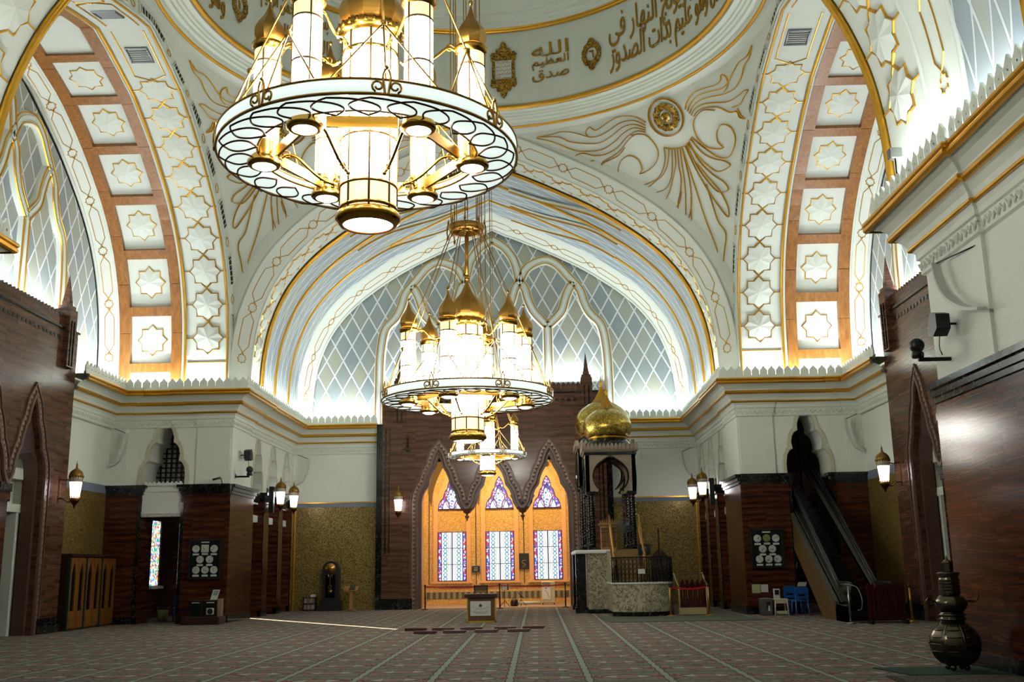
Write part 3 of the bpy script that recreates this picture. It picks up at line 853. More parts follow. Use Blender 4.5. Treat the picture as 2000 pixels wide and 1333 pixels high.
def cap(mb, fr, u0, u1, ends=(1, 1), w0=-.3):
    """black stone capping of the dado"""
    for z0, z1, p in ((4.12, 4.22, .14), (4.22, 4.34, .18), (4.34, 4.44, .24)):
        mb.fbox(fr, u0-(p-.1)*ends[0], u1+(p-.1)*ends[1], z0, z1, w0, p)

def pier(sx, sy):
    yf = YP if sy > 0 else YF; ny = -1 if sy > 0 else 1
    ff = frame((0, yf, 0), (sx, 0, 0), (0, ny, 0))           # u = |x|
    fs = frame((sx*W0, yf, 0), (0, sy, 0), (-sx, 0, 0))       # u = distance from the corner
    side = ('left' if sx < 0 else 'right')
    esc = (sx > 0 and sy > 0)
    # --- white face with arch
    mb = MB(); mb.plate(ff, [(W0+.02, 7.6), (W0+.02, 4.4)]+([(10.65-.70, 4.4)]+arch_loop(10.65, AHALF)[1:-1]+[(10.65+.70, 4.4)])+[(W1, 4.4), (W1, 7.6)], [], -1.25, 0)
    mb.fbox(ff, W0, 9.57, 4.4, 7.5, 0, .06); mb.fbox(ff, 11.92, W1, 4.4, 7.5, 0, .06)
    # --- white side wall with three arches
    cs = [3.4, 5.6, 7.75] if sy > 0 else [5.4, 7.6]
    outer = [(0, 7.6), (0, 4.4)]
    for c in cs: outer += [(c-.68, 4.4)]+[(c+(a-10.65)*.97, b-.05) for a, b in arch_loop(10.65, AHALF)[1:-1]]+[(c+.68, 4.4)]
    outer += [(9.0, 4.4), (9.0, 7.6)]
    mb.plate(fs, outer, [], -.55, 0); mb.fbox(fs, 0, 2.15, 4.4, 7.5, 0, .06)
    struct('wall_'+side, mb, WHITE)
    rb = MB(); P = arch_loop(10.65, AHALF); arch_ribbon(rb, ff, P, .07, .15, .05)
    for c in cs:
        P2 = [(c+(a-10.65)*.97, b-.05) for a, b in P]; arch_ribbon(rb, fs, P2, .05, .1, .04)
    trim(rb, CREAM)
    # --- marble dado
    m = MB(); blk = MB(); o0, o1 = (9.98, 11.3) if not esc else (10.02, 11.35)
    m.fbox(ff, W0-.1, o0, .0, 4.12, -1.0, .1); m.fbox(ff, o1, W1, 0, 4.12, -1.0, .1)
    for a, b in ((W0-.1, o0), (o1, W1)):
        cap(blk, ff, a, b, (0, 1) if a < 9 else (1, 0)); blk.fbox(ff, a-(.03 if a < 9 else 0), b, 0, .22, 0, .13)
        m.fbox(ff, a+.3, b-.3, .5, 3.7, .1, .125); m.fbox(ff, a, b, 3.86, 3.98, .1, .15)
    blk.fbox(ff, o0-.10, o0, .2, 4.12, .1, .14); blk.fbox(ff, o1, o1+.10, .2, 4.12, .1, .14)
    segs = [(1.0, 2.72), (4.08, 4.92), (6.28, 7.07), (8.43, 9.0)] if sy > 0 else [(1.0, 4.72), (6.08, 6.92), (8.28, 9.0)]
    for i, (a, b) in enumerate(segs):
        m.fbox(fs, a, b, 0, 4.12, -.5, .1)
        a = -.1 if i == 0 else a; cap(blk, fs, a, b, (0, 1 if i < 3 else 0), -.05); blk.fbox(fs, a, b, 0, .22, .0, .13)
        if i: blk.fbox(fs, a, a+.1, .2, 4.12, .1, .13)
    struct('wall_%s' % side, m, MARBLE_R); trim(blk, BLACKMARBLE)
    return ff, fs
FR = {}
for sx in (-1, 1):
    for sy in (-1, 1): FR[sx, sy] = pier(sx, sy)

# balcony box and grille in the left opening
ff = FR[-1, 1][0]
mb = MB(); mb.fbox(ff, 9.98, 11.3, 3.45, 4.42, -.5, .05); mb.fbox(ff, 9.98, 11.3, 4.22, 4.28, .05, .09); mb.fbox(ff, 9.98, 11.3, 3.5, 3.56, .05, .09)
for i in range(9):
    c = 10.06+i*.145; mb.plate(ff, [(c-.068, 4.4), (c+.068, 4.4), (c+.068, 4.5), (c, 4.57), (c-.068, 4.5)], [], .0, .05)
for i in range(22): mb.fbox(ff, 10.0+i*.06, 10.03+i*.06, 3.4, 3.45, .02, .07)
trim(mb, WHITE_G)
mb = MB()
for i in range(9): mb.fbox(ff, 9.94+i*.18, 9.98+i*.18, 4.45, 6.5, -1.3, -1.22)
for i in range(13): mb.fbox(ff, 9.9, 11.4, 4.45+i*.165, 4.49+i*.165, -1.3, -1.22)
trim(mb, BLACKM)
mb = MB(); mb.fbox(ff, 9.9, 11.5, 4.4, 6.6, -1.36, -1.34); struct('window_1', mb, plain('frosted_pane', rgb(214,206,200), .5))
# aisle behind the piers: outer wall, ceiling, stained windows
for sx in (-1, 1):
    mb = MB(); up = MB(); x0, x1 = (sx*12.5, sx*12.6)
    xa, xb = min(x0, x1), max(x0, x1)
    ys = [(34.9, 38.1), (39.1, 41.05), (41.8, 42.0), (42.75, 50)] if sx < 0 else [(34.9, 50)]  # break in the left wall added to let the sun streak pass
    for a, b in ys: mb.box((xa, a, 0), (xb, b, 4.2))
    if sx < 0:
        for a, b in ((38.1, 39.1), (41.05, 41.8)): mb.box((xa, a, 0), (xb, b, 1.13)); mb.box((xa, a, 3.5), (xb, b, 4.2))
    up.box((xa, 34.9, 4.2), (xb, 42.0, 8)); up.box((xa, 42.75, 4.6), (xb, 50, 8)); up.box((min(sx*8.46, sx*12.6), 34.9, 6.9), (max(sx*8.46, sx*12.6), 50, 7.0))
    struct('wall_aisle', mb, MARBLE_R); struct('wall_aisle', up, WHITE if sx < 0 else CARVED)
    mb = MB(); mb.box((min(sx*8.46, sx*12.6), 45.5, 0), (max(sx*8.46, sx*12.6), 45.6, 7)); 
    if sx > 0: struct('wall_aisle', mb, MARBLE_R)
def pane(name, fr, u0, u1, v0, v1, mat, uc=None):
    mb = MB(); uc = (u0+u1)/2 if uc is None else uc
    mb.add([fr(u0, v0), fr(u1, v0), fr(u1, v1), fr(u0, v1)], [(0,1,2,3)], [(u0-uc, 0), (u1-uc, 0), (u1-uc, v1-v0), (u0-uc, v1-v0)])
    return struct(name, mb, mat)
fo = frame((-12.55, 0, 0), (0, 1, 0), (1, 0, 0))
pane('window_2', fo, 38.1, 39.1, 1.13, 3.5, ST_SIDE); pane('window_3', fo, 41.05, 41.8, 1.13, 3.5, ST_SIDE)
fo = frame((12.45, 0, 0), (0, 1, 0), (-1, 0, 0)); pane('window_4', fo, 38.7, 39.1, 4.9, 5.7, ST_SIDE)
mb = MB(); mb.box((-12.5, 38.0, 1.03), (-12.35, 39.2, 1.13)); mb.box((-12.5, 41.0, 1.03), (-12.35, 41.85, 1.13)); trim(mb, WHITE)
# lit boards above the side openings
for sx in (-1, 1):
    fs = FR[sx, 1][1]
    for c in (3.4, 5.6, 7.75):
        mb = MB(); mb.fbox(fs, c-.68, c+.68, 3.35, 3.6, -.5, -.1); mb.fbox(fs, c-.68, c+.68, 4.0, 4.06, -.5, -.1); trim(mb, WHITE_G)
        mb = MB(); mb.fbox(fs, c-.6, c+.6, 3.66, 3.98, -.42, -.36); trim(mb, GOLD_P)
        mb = MB(); mb.fbox(fs, c-.68, c+.68, 3.6, 4.0, -.45, -.42); trim(mb, BLACKM)

# --- back wall beside the mihrab front, and side mosaic walls
for sx in (-1, 1):
    mb = MB(); fb = frame((0, YB, 0), (sx, 0, 0), (0, -1, 0)); mb.fbox(fb, 4.6, W0, 4.33, 7.6, -.3, 0); struct('wall_back', mb, WHITE)
    mb = MB(); mb.fbox(fb, 4.6, W0-.1, 0, 4.15, -.3, 0); struct('wall_back', mb, MOSAIC)
    mb = MB(); mb.fbox(fb, 4.6, W0, 4.15, 4.31, -.3, .02); trim(mb, PALE_BLUE)
    mb = MB(); mb.fbox(fb, 4.6, W0, 4.31, 4.36, -.1, .05); mb.fbox(fb, 8.28, 8.34, 0, 4.15, 0, .03); trim(mb, GOLD)
    fw = frame((sx*W1, 0, 0), (0, 1, 0), (-sx, 0, 0))
    for (a, b) in ((30.0, 33.9), (16.9, 20.8)):
        mb = MB(); mb.fbox(fw, a, b, 4.45, 7.6, -.3, 0); struct('wall_left' if sx < 0 else 'wall_right', mb, WHITE)
        mb = MB(); mb.fbox(fw, a, b, 0, 4.18, -.3, 0); struct('wall_left' if sx < 0 else 'wall_right', mb, MOSAIC)
        mb = MB(); mb.fbox(fw, a, b, 4.18, 4.45, -.3, .01); trim(mb, PALE_BLUE)
        mb = MB(); mb.fbox(fw, b-.06, b, 0, 4.18, 0, .04); mb.fbox(fw, a, b, 3.95, 3.98, 0, .02); trim(mb, GOLD_P)

# ------------------------------------------------------------------ marble portals
FH = [(0, 6.42), (.10, 6.22), (.19, 5.98), (.25, 5.74), (.40, 5.50), (.50, 5.25), (.56, 4.98), (.70, 4.80), (.81, 4.55), (.86, 4.25)]
def portal(name, O, U, N, mihrab):
    fr = frame(O, U, N); nm = (N[0], N[1])
    out = [(-3.14, 0)]
    for c in (-2.28, 0, 2.28):
        out += [(c-h, z) for h, z in FH[::-1]]+[(c+h, z) for h, z in FH[1:]]
        if c < 2: out += [(c+1.0, 4.02), (c+1.08, 3.95), (c+1.2, 3.95), (c+1.28, 4.02)]
    out += [(3.14, 0)]
    mb = MB(); mb.plate(fr, [(4.62, 0), (4.62, 8.72), (-4.62, 8.72), (-4.62, 0)]+out, [], -.55, 0)
    mb.fbox(fr, -3.7, 3.7, 8.72, 8.82, -.4, 0)
    k = 36
    for i in range(k):
        c = -3.66+7.32*(i+.5)/k; s = .095; mb.plate(fr, [(c-s, 8.82), (c+s, 8.82), (c+s, 9.02), (c+s*.5, 9.09), (c, 9.16), (c-s*.5, 9.09), (c-s, 9.02)], [], -.1, -.01)
    for e in (-1, 1):   # pilasters with obelisk pinnacles
        c = e*3.9; mb.fbox(fr, c-.24, c+.24, 7.55, 9.30, -.3, .16); mb.fbox(fr, c-.2, c+.2, 9.30, 9.42, -.25, .12); mb.fbox(fr, c-.13, c+.13, 9.42, 9.56, -.17, .04)
        vs = [fr(c-.11, 9.56, -.17), fr(c+.11, 9.56, -.17), fr(c+.11, 9.56, .05), fr(c-.11, 9.56, .05), fr(c, 10.42, -.06)]; mb.add(vs, [(0,1,4),(1,2,4),(2,3,4),(3,0,4)])
        mb.fbox(fr, c-.17, c+.17, .6, 7.3, 0, .03) if False else None
    struct(name, mb, MARBLE)
    blk = MB(); blk.fbox(fr, -3.66, 3.66, 8.66, 8.72, 0, .05); blk.fbox(fr, -4.66, -4.14, 8.70, 8.76, -.5, .05); blk.fbox(fr, 4.14, 4.66, 8.70, 8.76, -.5, .05)
    for i in range(29):
        c = -3.4+6.8*i/28; blk.fbox(fr, c-.06, c+.06, 8.32, 8.43, 0, .015)
    for e in (-1, 1):
        c = e*3.9
        for q in (-.12, .06): blk.fbox(fr, c+q, c+q+.06, 7.6, 8.95, .16, .19)
        a, b = sorted((e*3.36, e*4.7)); blk.fbox(fr, a, b, 0, .42, -.5, .06)
        if not mihrab: continue
        a, b = sorted((e*4.62, e*4.86)); blk.fbox(fr, a, b, 0, 7.5, -.58, .0)
        a, b = sorted((e*4.45, e*4.5)); blk.fbox(fr, a, b, 2.2, 7.3, 0, .03)
        a, b = sorted((e*4.3, e*4.33)); blk.fbox(fr, a, b, 2.2, 7.3, 0, .03)
    trim(blk, BLACKMARBLE)
    # carved surround: dark fillets with a toothed pale band
    dark = MB(); pale = MB()
    path = out
    arch_ribbon(dark, fr, path, .30, .05, .05); arch_ribbon(dark, fr, path, .05, .13, .06); arch_ribbon(pale, fr, path, .18, .17, .02)
    Q = offset2(path, .18); d = 0
    for a, b in zip(Q, Q[1:]):
        a = Vector(a); b = Vector(b); L = (b-a).length
        if L < .02: continue
        t = (b-a)/L
        while d < L:
            p = a+t*d; s = .055; n2 = Vector((-t.y, t.x))
            dark.add([fr(*(p-t*s-n2*s), .03), fr(*(p+t*s-n2*s), .03), fr(*(p+n2*s), .03), fr(*(p-n2*.01), .06)], [(0,1,3),(1,2,3),(2,0,3)]); d += .17
        d -= L
    # pendants
    for c in (-1.14, 1.14):
        O2 = fr(c, 0, -.2); dark.lathe([(.26, 4.0), (.25, 3.93), (.17, 3.88), (.15, 3.80), (.05, 3.76), (.04, 3.70), (.09, 3.66), (.09, 3.62), (.03, 3.56), (.035, 3.52), (.001, 3.44)], (O2.x, O2.y, 0), 16)
        dark.plate(fr, [(c-.5, 4.45), (c-.34, 4.2), (c-.28, 4.0), (c+.28, 4.0), (c+.34, 4.2), (c+.5, 4.45), (c+.2, 4.9), (c-.2, 4.9)], [], -.5, -.02)
    # inner lining, set back
    lin = MB(); inn = offset2(out, -.13); inn[0] = (inn[0][0], 0); inn[-1] = (inn[-1][0], 0)
    lin.plate(fr, [(3.5, 0), (3.5, 6.8), (-3.5, 6.8), (-3.5, 0)]+inn, [], -.5, -.16)
    struct(name, lin, CARVED); trim(dark, CARVED); trim(pale, CARVED_L)
    return fr
pm = portal('wall_mihrab', (0, 42.3, 0), (1, 0, 0), (0, -1, 0), True)
pl = portal('wall_left_portal', (-12.1, CY, 0), (0, 1, 0), (1, 0, 0), False)
pr = portal('wall_right_portal', (12.1, CY, 0), (0, -1, 0), (-1, 0, 0), False)
for fr, side in ((pl, 'left'), (pr, 'right')):
    col = MB(); blk = MB()
    for c in (-1.14, 1.14):
        col.fbox(fr, c-.24, c+.24, .4, 3.75, -.45, -.05); blk.fbox(fr, c-.30, c+.30, 3.75, 3.97, -.5, .02); blk.fbox(fr, c-.27, c+.27, 0, .4, -.48, .0); col.fbox(fr, c-.27, c+.27, 3.6, 3.75, -.47, -.02)
    struct('wall_%s_portal' % side, col, MARBLE_R); trim(blk, BLACKMARBLE)
    # white lobby wall with three doorways behind
    wh = MB(); out = [(-4.6, 7.4), (-4.6, 0)]
    for c in (-2.28, 0, 2.28): out += [(c-.62, 0), (c-.62, 3.3), (c+.62, 3.3), (c+.62, 0)]
    out += [(4.6, 0), (4.6, 7.4)]
    wh.plate(fr, out, [], -1.0, -.8)
    for c in (-2.28, 0, 2.28):
        wh.fbox(fr, c-.8, c-.62, 0, 3.5, -.8, -.56); wh.fbox(fr, c+.62, c+.8, 0, 3.5, -.8, -.56); wh.fbox(fr, c-.86, c+.86, 3.3, 3.52, -.8, -.52); wh.fbox(fr, c-.84, c+.84, 4.2, 4.34, -.8, -.5)
        for i in range(11): q = c-.78+.156*i; wh.plate(fr, [(q-.07, 4.34), (q+.07, 4.34), (q+.07, 4.44), (q, 4.52), (q-.07, 4.44)], [], -.56, -.5)
    for c in (-3.42, -1.14, 1.14, 3.42): wh.fbox(fr, c-.28, c+.28, 3.5, 7.4, -.8, -.58)
    struct('wall_%s' % side, wh, WHITE)
    for i, c in enumerate((-2.28, 0, 2.28)):
        d = MB(); d.fbox(fr, c-.62, c+.62, 0, 3.3, -.95, -.88); d.fbox(fr, c-.5, c-.06, .3, 3.0, -.88, -.86); d.fbox(fr, c+.06, c+.5, .3, 3.0, -.88, -.86)
        o = struct('door_%d' % (i+1+(3 if side == 'right' else 0)), d, WOODDK)
        h = MB(); h.fbox(fr, c-.08, c-.04, 1.0, 1.5, -.86, -.80); h.fbox(fr, c+.04, c+.08, 1.0, 1.5, -.86, -.80); link('door_handle', h, BRASS_B, o)
        g = MB(); g.fbox(fr, c-.6, c+.6, 3.6, 4.1, -.8, -.76); trim(g, BLACKM); g = MB(); g.fbox(fr, c-.53, c+.53, 3.66, 3.84, -.76, -.745); g.fbox(fr, c-.53, c+.53, 3.87, 4.04, -.76, -.745); trim(g, GOLD_P)
        P = [(c+(a-10.65)*.62, 4.6+(b-4.4)*.75) for a, b in arch_loop(10.65, AHALF)]
        wb = MB(); tri = tessellate_polygon([[Vector((a, b, 0)) for a, b in P]]); wb.add([fr(a, b, -.78) for a, b in P], [tuple(t) for t in tri], [(a-c, b-4.6) for a, b in P])
        struct('window_%d' % (5+i+(3 if side == 'right' else 0)), wb, ST_SIDE)
        wb = MB(); arch_ribbon(wb, fr, P, 0, .12, .05, -.78); trim(wb, BLACKM)

# ------------------------------------------------------------------ mihrab bay behind the three arches
NB = 46.2
fn = frame((0, NB, 0), (1, 0, 0), (0, -1, 0))
WH = [(0, 1.42), (.10, 1.28), (.18, 1.08), (.19, .93), (.30, .80), (.36, .60), (.38, .50), (.50, .38), (.58, .20), (.61, .0)]    # half outline of the upper lights above z 4.16
mb = MB(); mb.fbox(fn, -3.5, 3.5, 0, 7.2, -.2, 0); mb.box((-3.6, 42.75, 0), (-3.3, 46.3, 7.2)); mb.box((3.3, 42.75, 0), (3.6, 46.3, 7.2)); mb.box((-3.6, 42.75, 7.0), (3.6, 46.3, 7.2))
struct('wall_mihrab_niche', mb, MOSAIC_L)
PEACH = noisy('peach_plaster', rgb(222,168,112), rgb(232,180,124), 5, .55)
LEAF = noisy('raised_leaf_mosaic', rgb(78,64,30), rgb(104,86,42), 20, .7, .0)
pe = MB(); ld = MB()
for i, c in enumerate((-2.06, .06, 2.18)):
    # peach surround, double height
    pe.fbox(fn, c-.83, c-.64, 1.0, 4.9, 0, .06); pe.fbox(fn, c+.64, c+.83, 1.0, 4.9, 0, .06); pe.fbox(fn, c-.9, c+.9, .93, 1.02, 0, .12)
    P = [(c+(a-10.65)*1, 4.16+(b)) for a, b in arch_loop(10.65, WH)]
    o2 = offset2(P, .24); pe.plate(fn, o2+P[::-1], [], 0, .05)
    ob = pane('window_%d' % (11+i), frame((0, NB-.03, 0), (1, 0, 0), (0, -1, 0)), c-.62, c+.62, 1.05, 3.15, ST_RECT)
    wb = MB(); tri = tessellate_polygon([[Vector((a, b, 0)) for a, b in P]]); wb.add([fn(a, b, .02) for a, b in P], [tuple(t) for t in tri], [(a-c, b-4.16) for a, b in P]); struct('window_%d' % (14+i), wb, ST_BORD)
    Q = [(c+(a-c)*.70, 4.16+(b-4.16)*.76) for a, b in P]
    wb = MB(); tri = tessellate_polygon([[Vector((a, b, 0)) for a, b in Q]]); wb.add([fn(a, b, .03) for a, b in Q], [tuple(t) for t in tri], [(a-c, b-4.16) for a, b in Q]); struct('window_%d' % (14+i), wb, ST_ARCH)
    for L in (P, Q): arch_ribbon(ld, fn, L, 0, .035, .03, .03)
    ld.fbox(fn, c-.62, c+.62, 4.14, 4.18, .02, .07)
    for q in (-.62, .62): ld.fbox(fn, c+q-.02, c+q+.02, 1.05, 3.15, .02, .06)
    for z in (1.05, 1.75, 2.45, 3.15): ld.fbox(fn, c-.62, c+.62, z-.012, z+.012, .02, .06)
    ld.fbox(fn, c-.015, c+.015, 1.05, 3.15, .03, .06)
trim(pe, PEACH); trim(ld, LEAD)
mb = MB()
for u in (-3.08, -1.0, 1.12): mb.fbox(fn, u-.018, u+.018, .9, 6.6, 0, .02)
mb.fbox(fn, -3.3, 3.3, .78, .81, 0, .02); trim(mb, plain('dark_joint', rgb(70,50,20), .5))
mb = MB(); k = 52
for i in range(k):
    if i % 2: mb.fbox(fn, -3.3+6.6*i/k, -3.3+6.6*(i+1)/k, .28, .56, 0, .02)
trim(mb, plain('grille_dark', rgb(86,78,60), .5)); mb = MB(); mb.fbox(fn, -3.3, 3.3, .27, .57, 0, .01); trim(mb, plain('grille_light', rgb(150,138,110), .5))
# big leaves in relief between the upper lights, roundels and small grilles
mb = MB()
for c in (-2.06, .06, 2.18):
    for e in (-1, 1):
        A = smooth_pts([(c+e*.14, 6.22), (c+e*.42, 5.98), (c+e*.70, 5.4), (c+e*.86, 4.85), (c+e*.92, 4.3)], 5); B = smooth_pts([(c+e*.14, 6.36), (c+e*.6, 6.34), (c+e*.72, 6.5), (c+e*.86, 6.1), (c+e*1.02, 5.9), (c+e*1.0, 5.4), (c+e*1.06, 5.0), (c+e*1.0, 4.6), (c+e*.92, 4.3)], 5)
        mb.plate(fn, (A+B[::-1])[::e], [], 0, .045)
    mb.lathe([(.001, -.04), (.13, -.04), (.13, 0), (.09, .02), (.001, .02)], fn(c, 6.12, .06), 20, 'y')
trim(mb, LEAF)
mb = MB()
for c in (-2.06, .06, 2.18):
    for i in range(8): mb.fbox(fn, c-.2+.052*i, c-.2+.052*i+.026, 6.3, 6.52, 0, .03)
trim(mb, GREY)
# raised step edge of the mihrab floor
mb = MB(); mb.box((-3.14, 42.35, 0), (3.14, 46.2, .02)); struct('floor', mb, noisy('mihrab_carpet', rgb(176,150,124), rgb(150,116,100), 8, .9))

# ------------------------------------------------------------------ gilt relief on the pendentives
ORN = {'a': [(50.4, 16.18), (52.6, 16.44), (56.2, 16.57), (59.3, 16.5), (62.5, 16.36), (63.9, 16.49), (65.1, 16.35), (64.5, 16.2)],
 'b': [(50.7, 16.11), (52.9, 16.33), (56.2, 16.39), (59.4, 16.27), (62.4, 16.18), (64.6, 16.22), (67.6, 16.41), (70.7, 16.52), (73.5, 16.48), (76.8, 16.46)],
 'c': [(50.9, 16.04), (53.2, 16.23), (56.1, 16.25), (59.3, 16.1), (62.4, 15.99), (65.9, 16.06), (69.3, 16.19), (71.8, 16.38), (76.8, 16.46)],
 'd': [(51.1, 15.99), (53.5, 16.14), (56.3, 16.09), (59.4, 15.91), (62.5, 15.8), (65.6, 15.83), (68.5, 15.92), (71.7, 16.15), (74.2, 16.31), (76.9, 16.43)],
 'e': [(51.3, 15.94), (53.3, 16.04), (56.0, 15.96), (58.9, 15.76), (62.0, 15.66), (64.6, 15.69), (67.0, 15.81), (69.1, 15.74), (67.0, 15.61), (64.9, 15.56)],
 'f': [(51.5, 15.87), (53.4, 15.96), (55.8, 15.88), (58.8, 15.65), (61.9, 15.53), (63.4, 15.46), (64.3, 15.29)],
 'f2': [(64.3, 15.29), (63.0, 15.45), (61.4, 15.49), (59.2, 15.56), (57.3, 15.71)],
 'g': [(54.9, 15.98), (51.9, 15.9), (50.6, 15.64), (50.7, 15.33), (52.6, 15.07), (54.9, 14.96), (56.3, 14.95), (55.5, 15.06), (55.5, 15.33), (57.0, 15.48), (59.2, 15.4), (60.6, 15.16), (60.3, 14.88), (58.4, 14.66), (55.9, 14.63), (53.2, 14.7), (51.2, 14.91), (49.7, 15.18), (49.0, 15.42)],
 'A': [(40.1, 16.12), (38.9, 16.28), (36.3, 16.41), (33.1, 16.37), (30.5, 16.3), (28.5, 16.33), (27.6, 16.44), (26.7, 16.32), (27.3, 16.14), (29.1, 16.05)],
 'B': [(39.8, 16.05), (38.5, 16.18), (36.1, 16.28), (32.7, 16.23), (29.7, 16.14), (27.0, 16.18), (24.1, 16.33), (21.4, 16.43), (18.7, 16.41), (15.9, 16.52)],
 'C': [(39.6, 15.98), (38.1, 16.1), (35.9, 16.15), (32.8, 16.1), (29.5, 15.99), (26.4, 15.97), (23.2, 16.1), (20.8, 16.27), (18.4, 16.34), (16.0, 16.51)],
 'D': [(39.4, 15.92), (38.0, 16.02), (35.5, 16.03), (32.8, 15.93), (29.8, 15.79), (26.9, 15.78), (25.0, 15.8), (23.9, 15.76), (25.6, 15.7), (27.9, 15.6), (29.8, 15.63)],
 'E': [(39.0, 15.87), (37.6, 15.94), (35.1, 15.92), (32.6, 15.79), (31.0, 15.56), (29.5, 15.5), (29.8, 15.36), (29.0, 15.27), (29.3, 15.39), (28.9, 15.55)],
 'G': [(33.8, 15.77), (36.2, 15.9), (38.8, 15.83), (40.4, 15.64), (41.0, 15.35), (40.4, 15.1), (38.8, 14.94), (37.0, 14.88), (37.4, 15.07), (36.4, 15.29), (34.5, 15.4), (33.0, 15.27), (33.3, 15.01), (35.0, 14.77), (37.2, 14.61), (39.0, 14.71), (40.2, 14.93), (41.3, 15.2), (42.1, 15.43)],
 'arc': [(49.0, 15.42), (46.9, 15.31), (44.4, 15.29), (42.1, 15.43)],
 'l1': [(48.0, 15.38), (49.7, 15.02), (51.7, 14.76), (54.3, 14.61), (56.4, 14.48), (57.0, 14.37), (55.0, 14.34), (52.5, 14.36), (50.5, 14.6), (48.8, 14.98), (47.4, 15.35)],
 'l2': [(46.9, 15.31), (48.3, 14.91), (50.1, 14.59), (51.6, 14.3), (53.4, 14.02), (54.2, 13.82), (52.4, 13.75), (50.8, 13.86), (49.5, 14.16)],
 'l3': [(46.3, 15.29), (47.7, 14.88), (48.5, 14.52), (49.7, 14.17), (51.0, 13.87), (51.5, 13.52), (51.7, 13.1), (50.8, 13.31), (49.8, 13.69), (48.5, 14.23), (47.0, 14.85), (45.8, 15.26)],
 'l4': [(45.3, 15.27), (46.1, 14.87), (47.1, 14.35), (48.3, 13.81), (49.8, 13.39), (51.1, 13.14), (51.7, 13.1)],
 'r1': [(43.7, 15.34), (43.1, 15.01), (42.1, 14.63), (40.5, 14.36), (37.7, 14.39), (38.3, 14.56), (40.3, 14.74), (41.8, 15.0), (42.5, 15.39)],
 'r2': [(44.0, 15.31), (44.2, 14.78), (43.6, 14.25), (42.4, 13.84), (40.4, 13.8), (40.4, 14.03), (41.9, 14.34), (43.2, 14.79), (43.2, 15.34)],
 'r3': [(44.4, 15.29), (44.7, 14.64), (44.2, 13.92), (43.3, 13.35), (42.5, 13.06), (41.8, 13.33), (42.0, 13.82), (43.0, 14.28), (44.0, 14.77)],
 'leafc': [(45.3, 15.25), (46.3, 14.38), (46.9, 13.24), (46.5, 12.19), (46.5, 11.35)],
 'leafl': [(48.1, 13.94), (49.8, 13.13), (49.7, 12.62), (47.9, 12.05), (46.5, 11.35)],
 'leafr': [(44.1, 14.16), (44.7, 13.1), (44.0, 12.6), (45.4, 12.01), (46.5, 11.35)]}
gold = MB(); discs = MB()
for sx in (-1, 1):
    for key, P in ORN.items():
        S = smooth_pts(P, 4); pts = [pend_abs(a, z, sx, 1, .02) for a, z in S]; nn = [pend_n(a, z, sx, 1) for a, z in S]
        gold.ribbon(pts, nn, .036, .05)
    C = pend_abs(45.2, 16.13, sx, 1, .02); n = pend_n(45.2, 16.13, sx, 1); u = Vector((-sx*sin(radians(45)), cos(radians(45)), 0)); v = n.cross(u).normalized(); u = v.cross(n)
    for r, wd in ((.62, .04), (.66, .02)): gold.ribbon([C+u*(r*cos(a))+v*(r*sin(a))+n*.03 for a in [2*pi*i/40 for i in range(40)]], [n]*40, wd, .05, True)
    for r0, r1, h0, h1 in ((.48, .24, .05, .13), (.17, .02, .08, .16)):
        vs = []; k = 48
        for i in range(k):
            a = 2*pi*i/k; q = 1+.03*cos(12*a)
            vs += [C+u*(r0*q*cos(a))+v*(r0*q*sin(a))+n*h0, C+u*((r0+r1)/2*cos(a))+v*((r0+r1)/2*sin(a))+n*h1, C+u*(r1*cos(a))+v*(r1*sin(a))+n*h0]
        discs.add(vs, [f for i in range(k) for f in ((i*3, i*3+1, (i+1) % k*3+1, (i+1) % k*3), (i*3+1, i*3+2, (i+1) % k*3+2, (i+1) % k*3+1))])
trim(gold, GOLD); trim(discs, mosaic('gilded_filigree', rgb(120,86,20), rgb(214,168,60), rgb(240,210,130), 22, .8, .3))
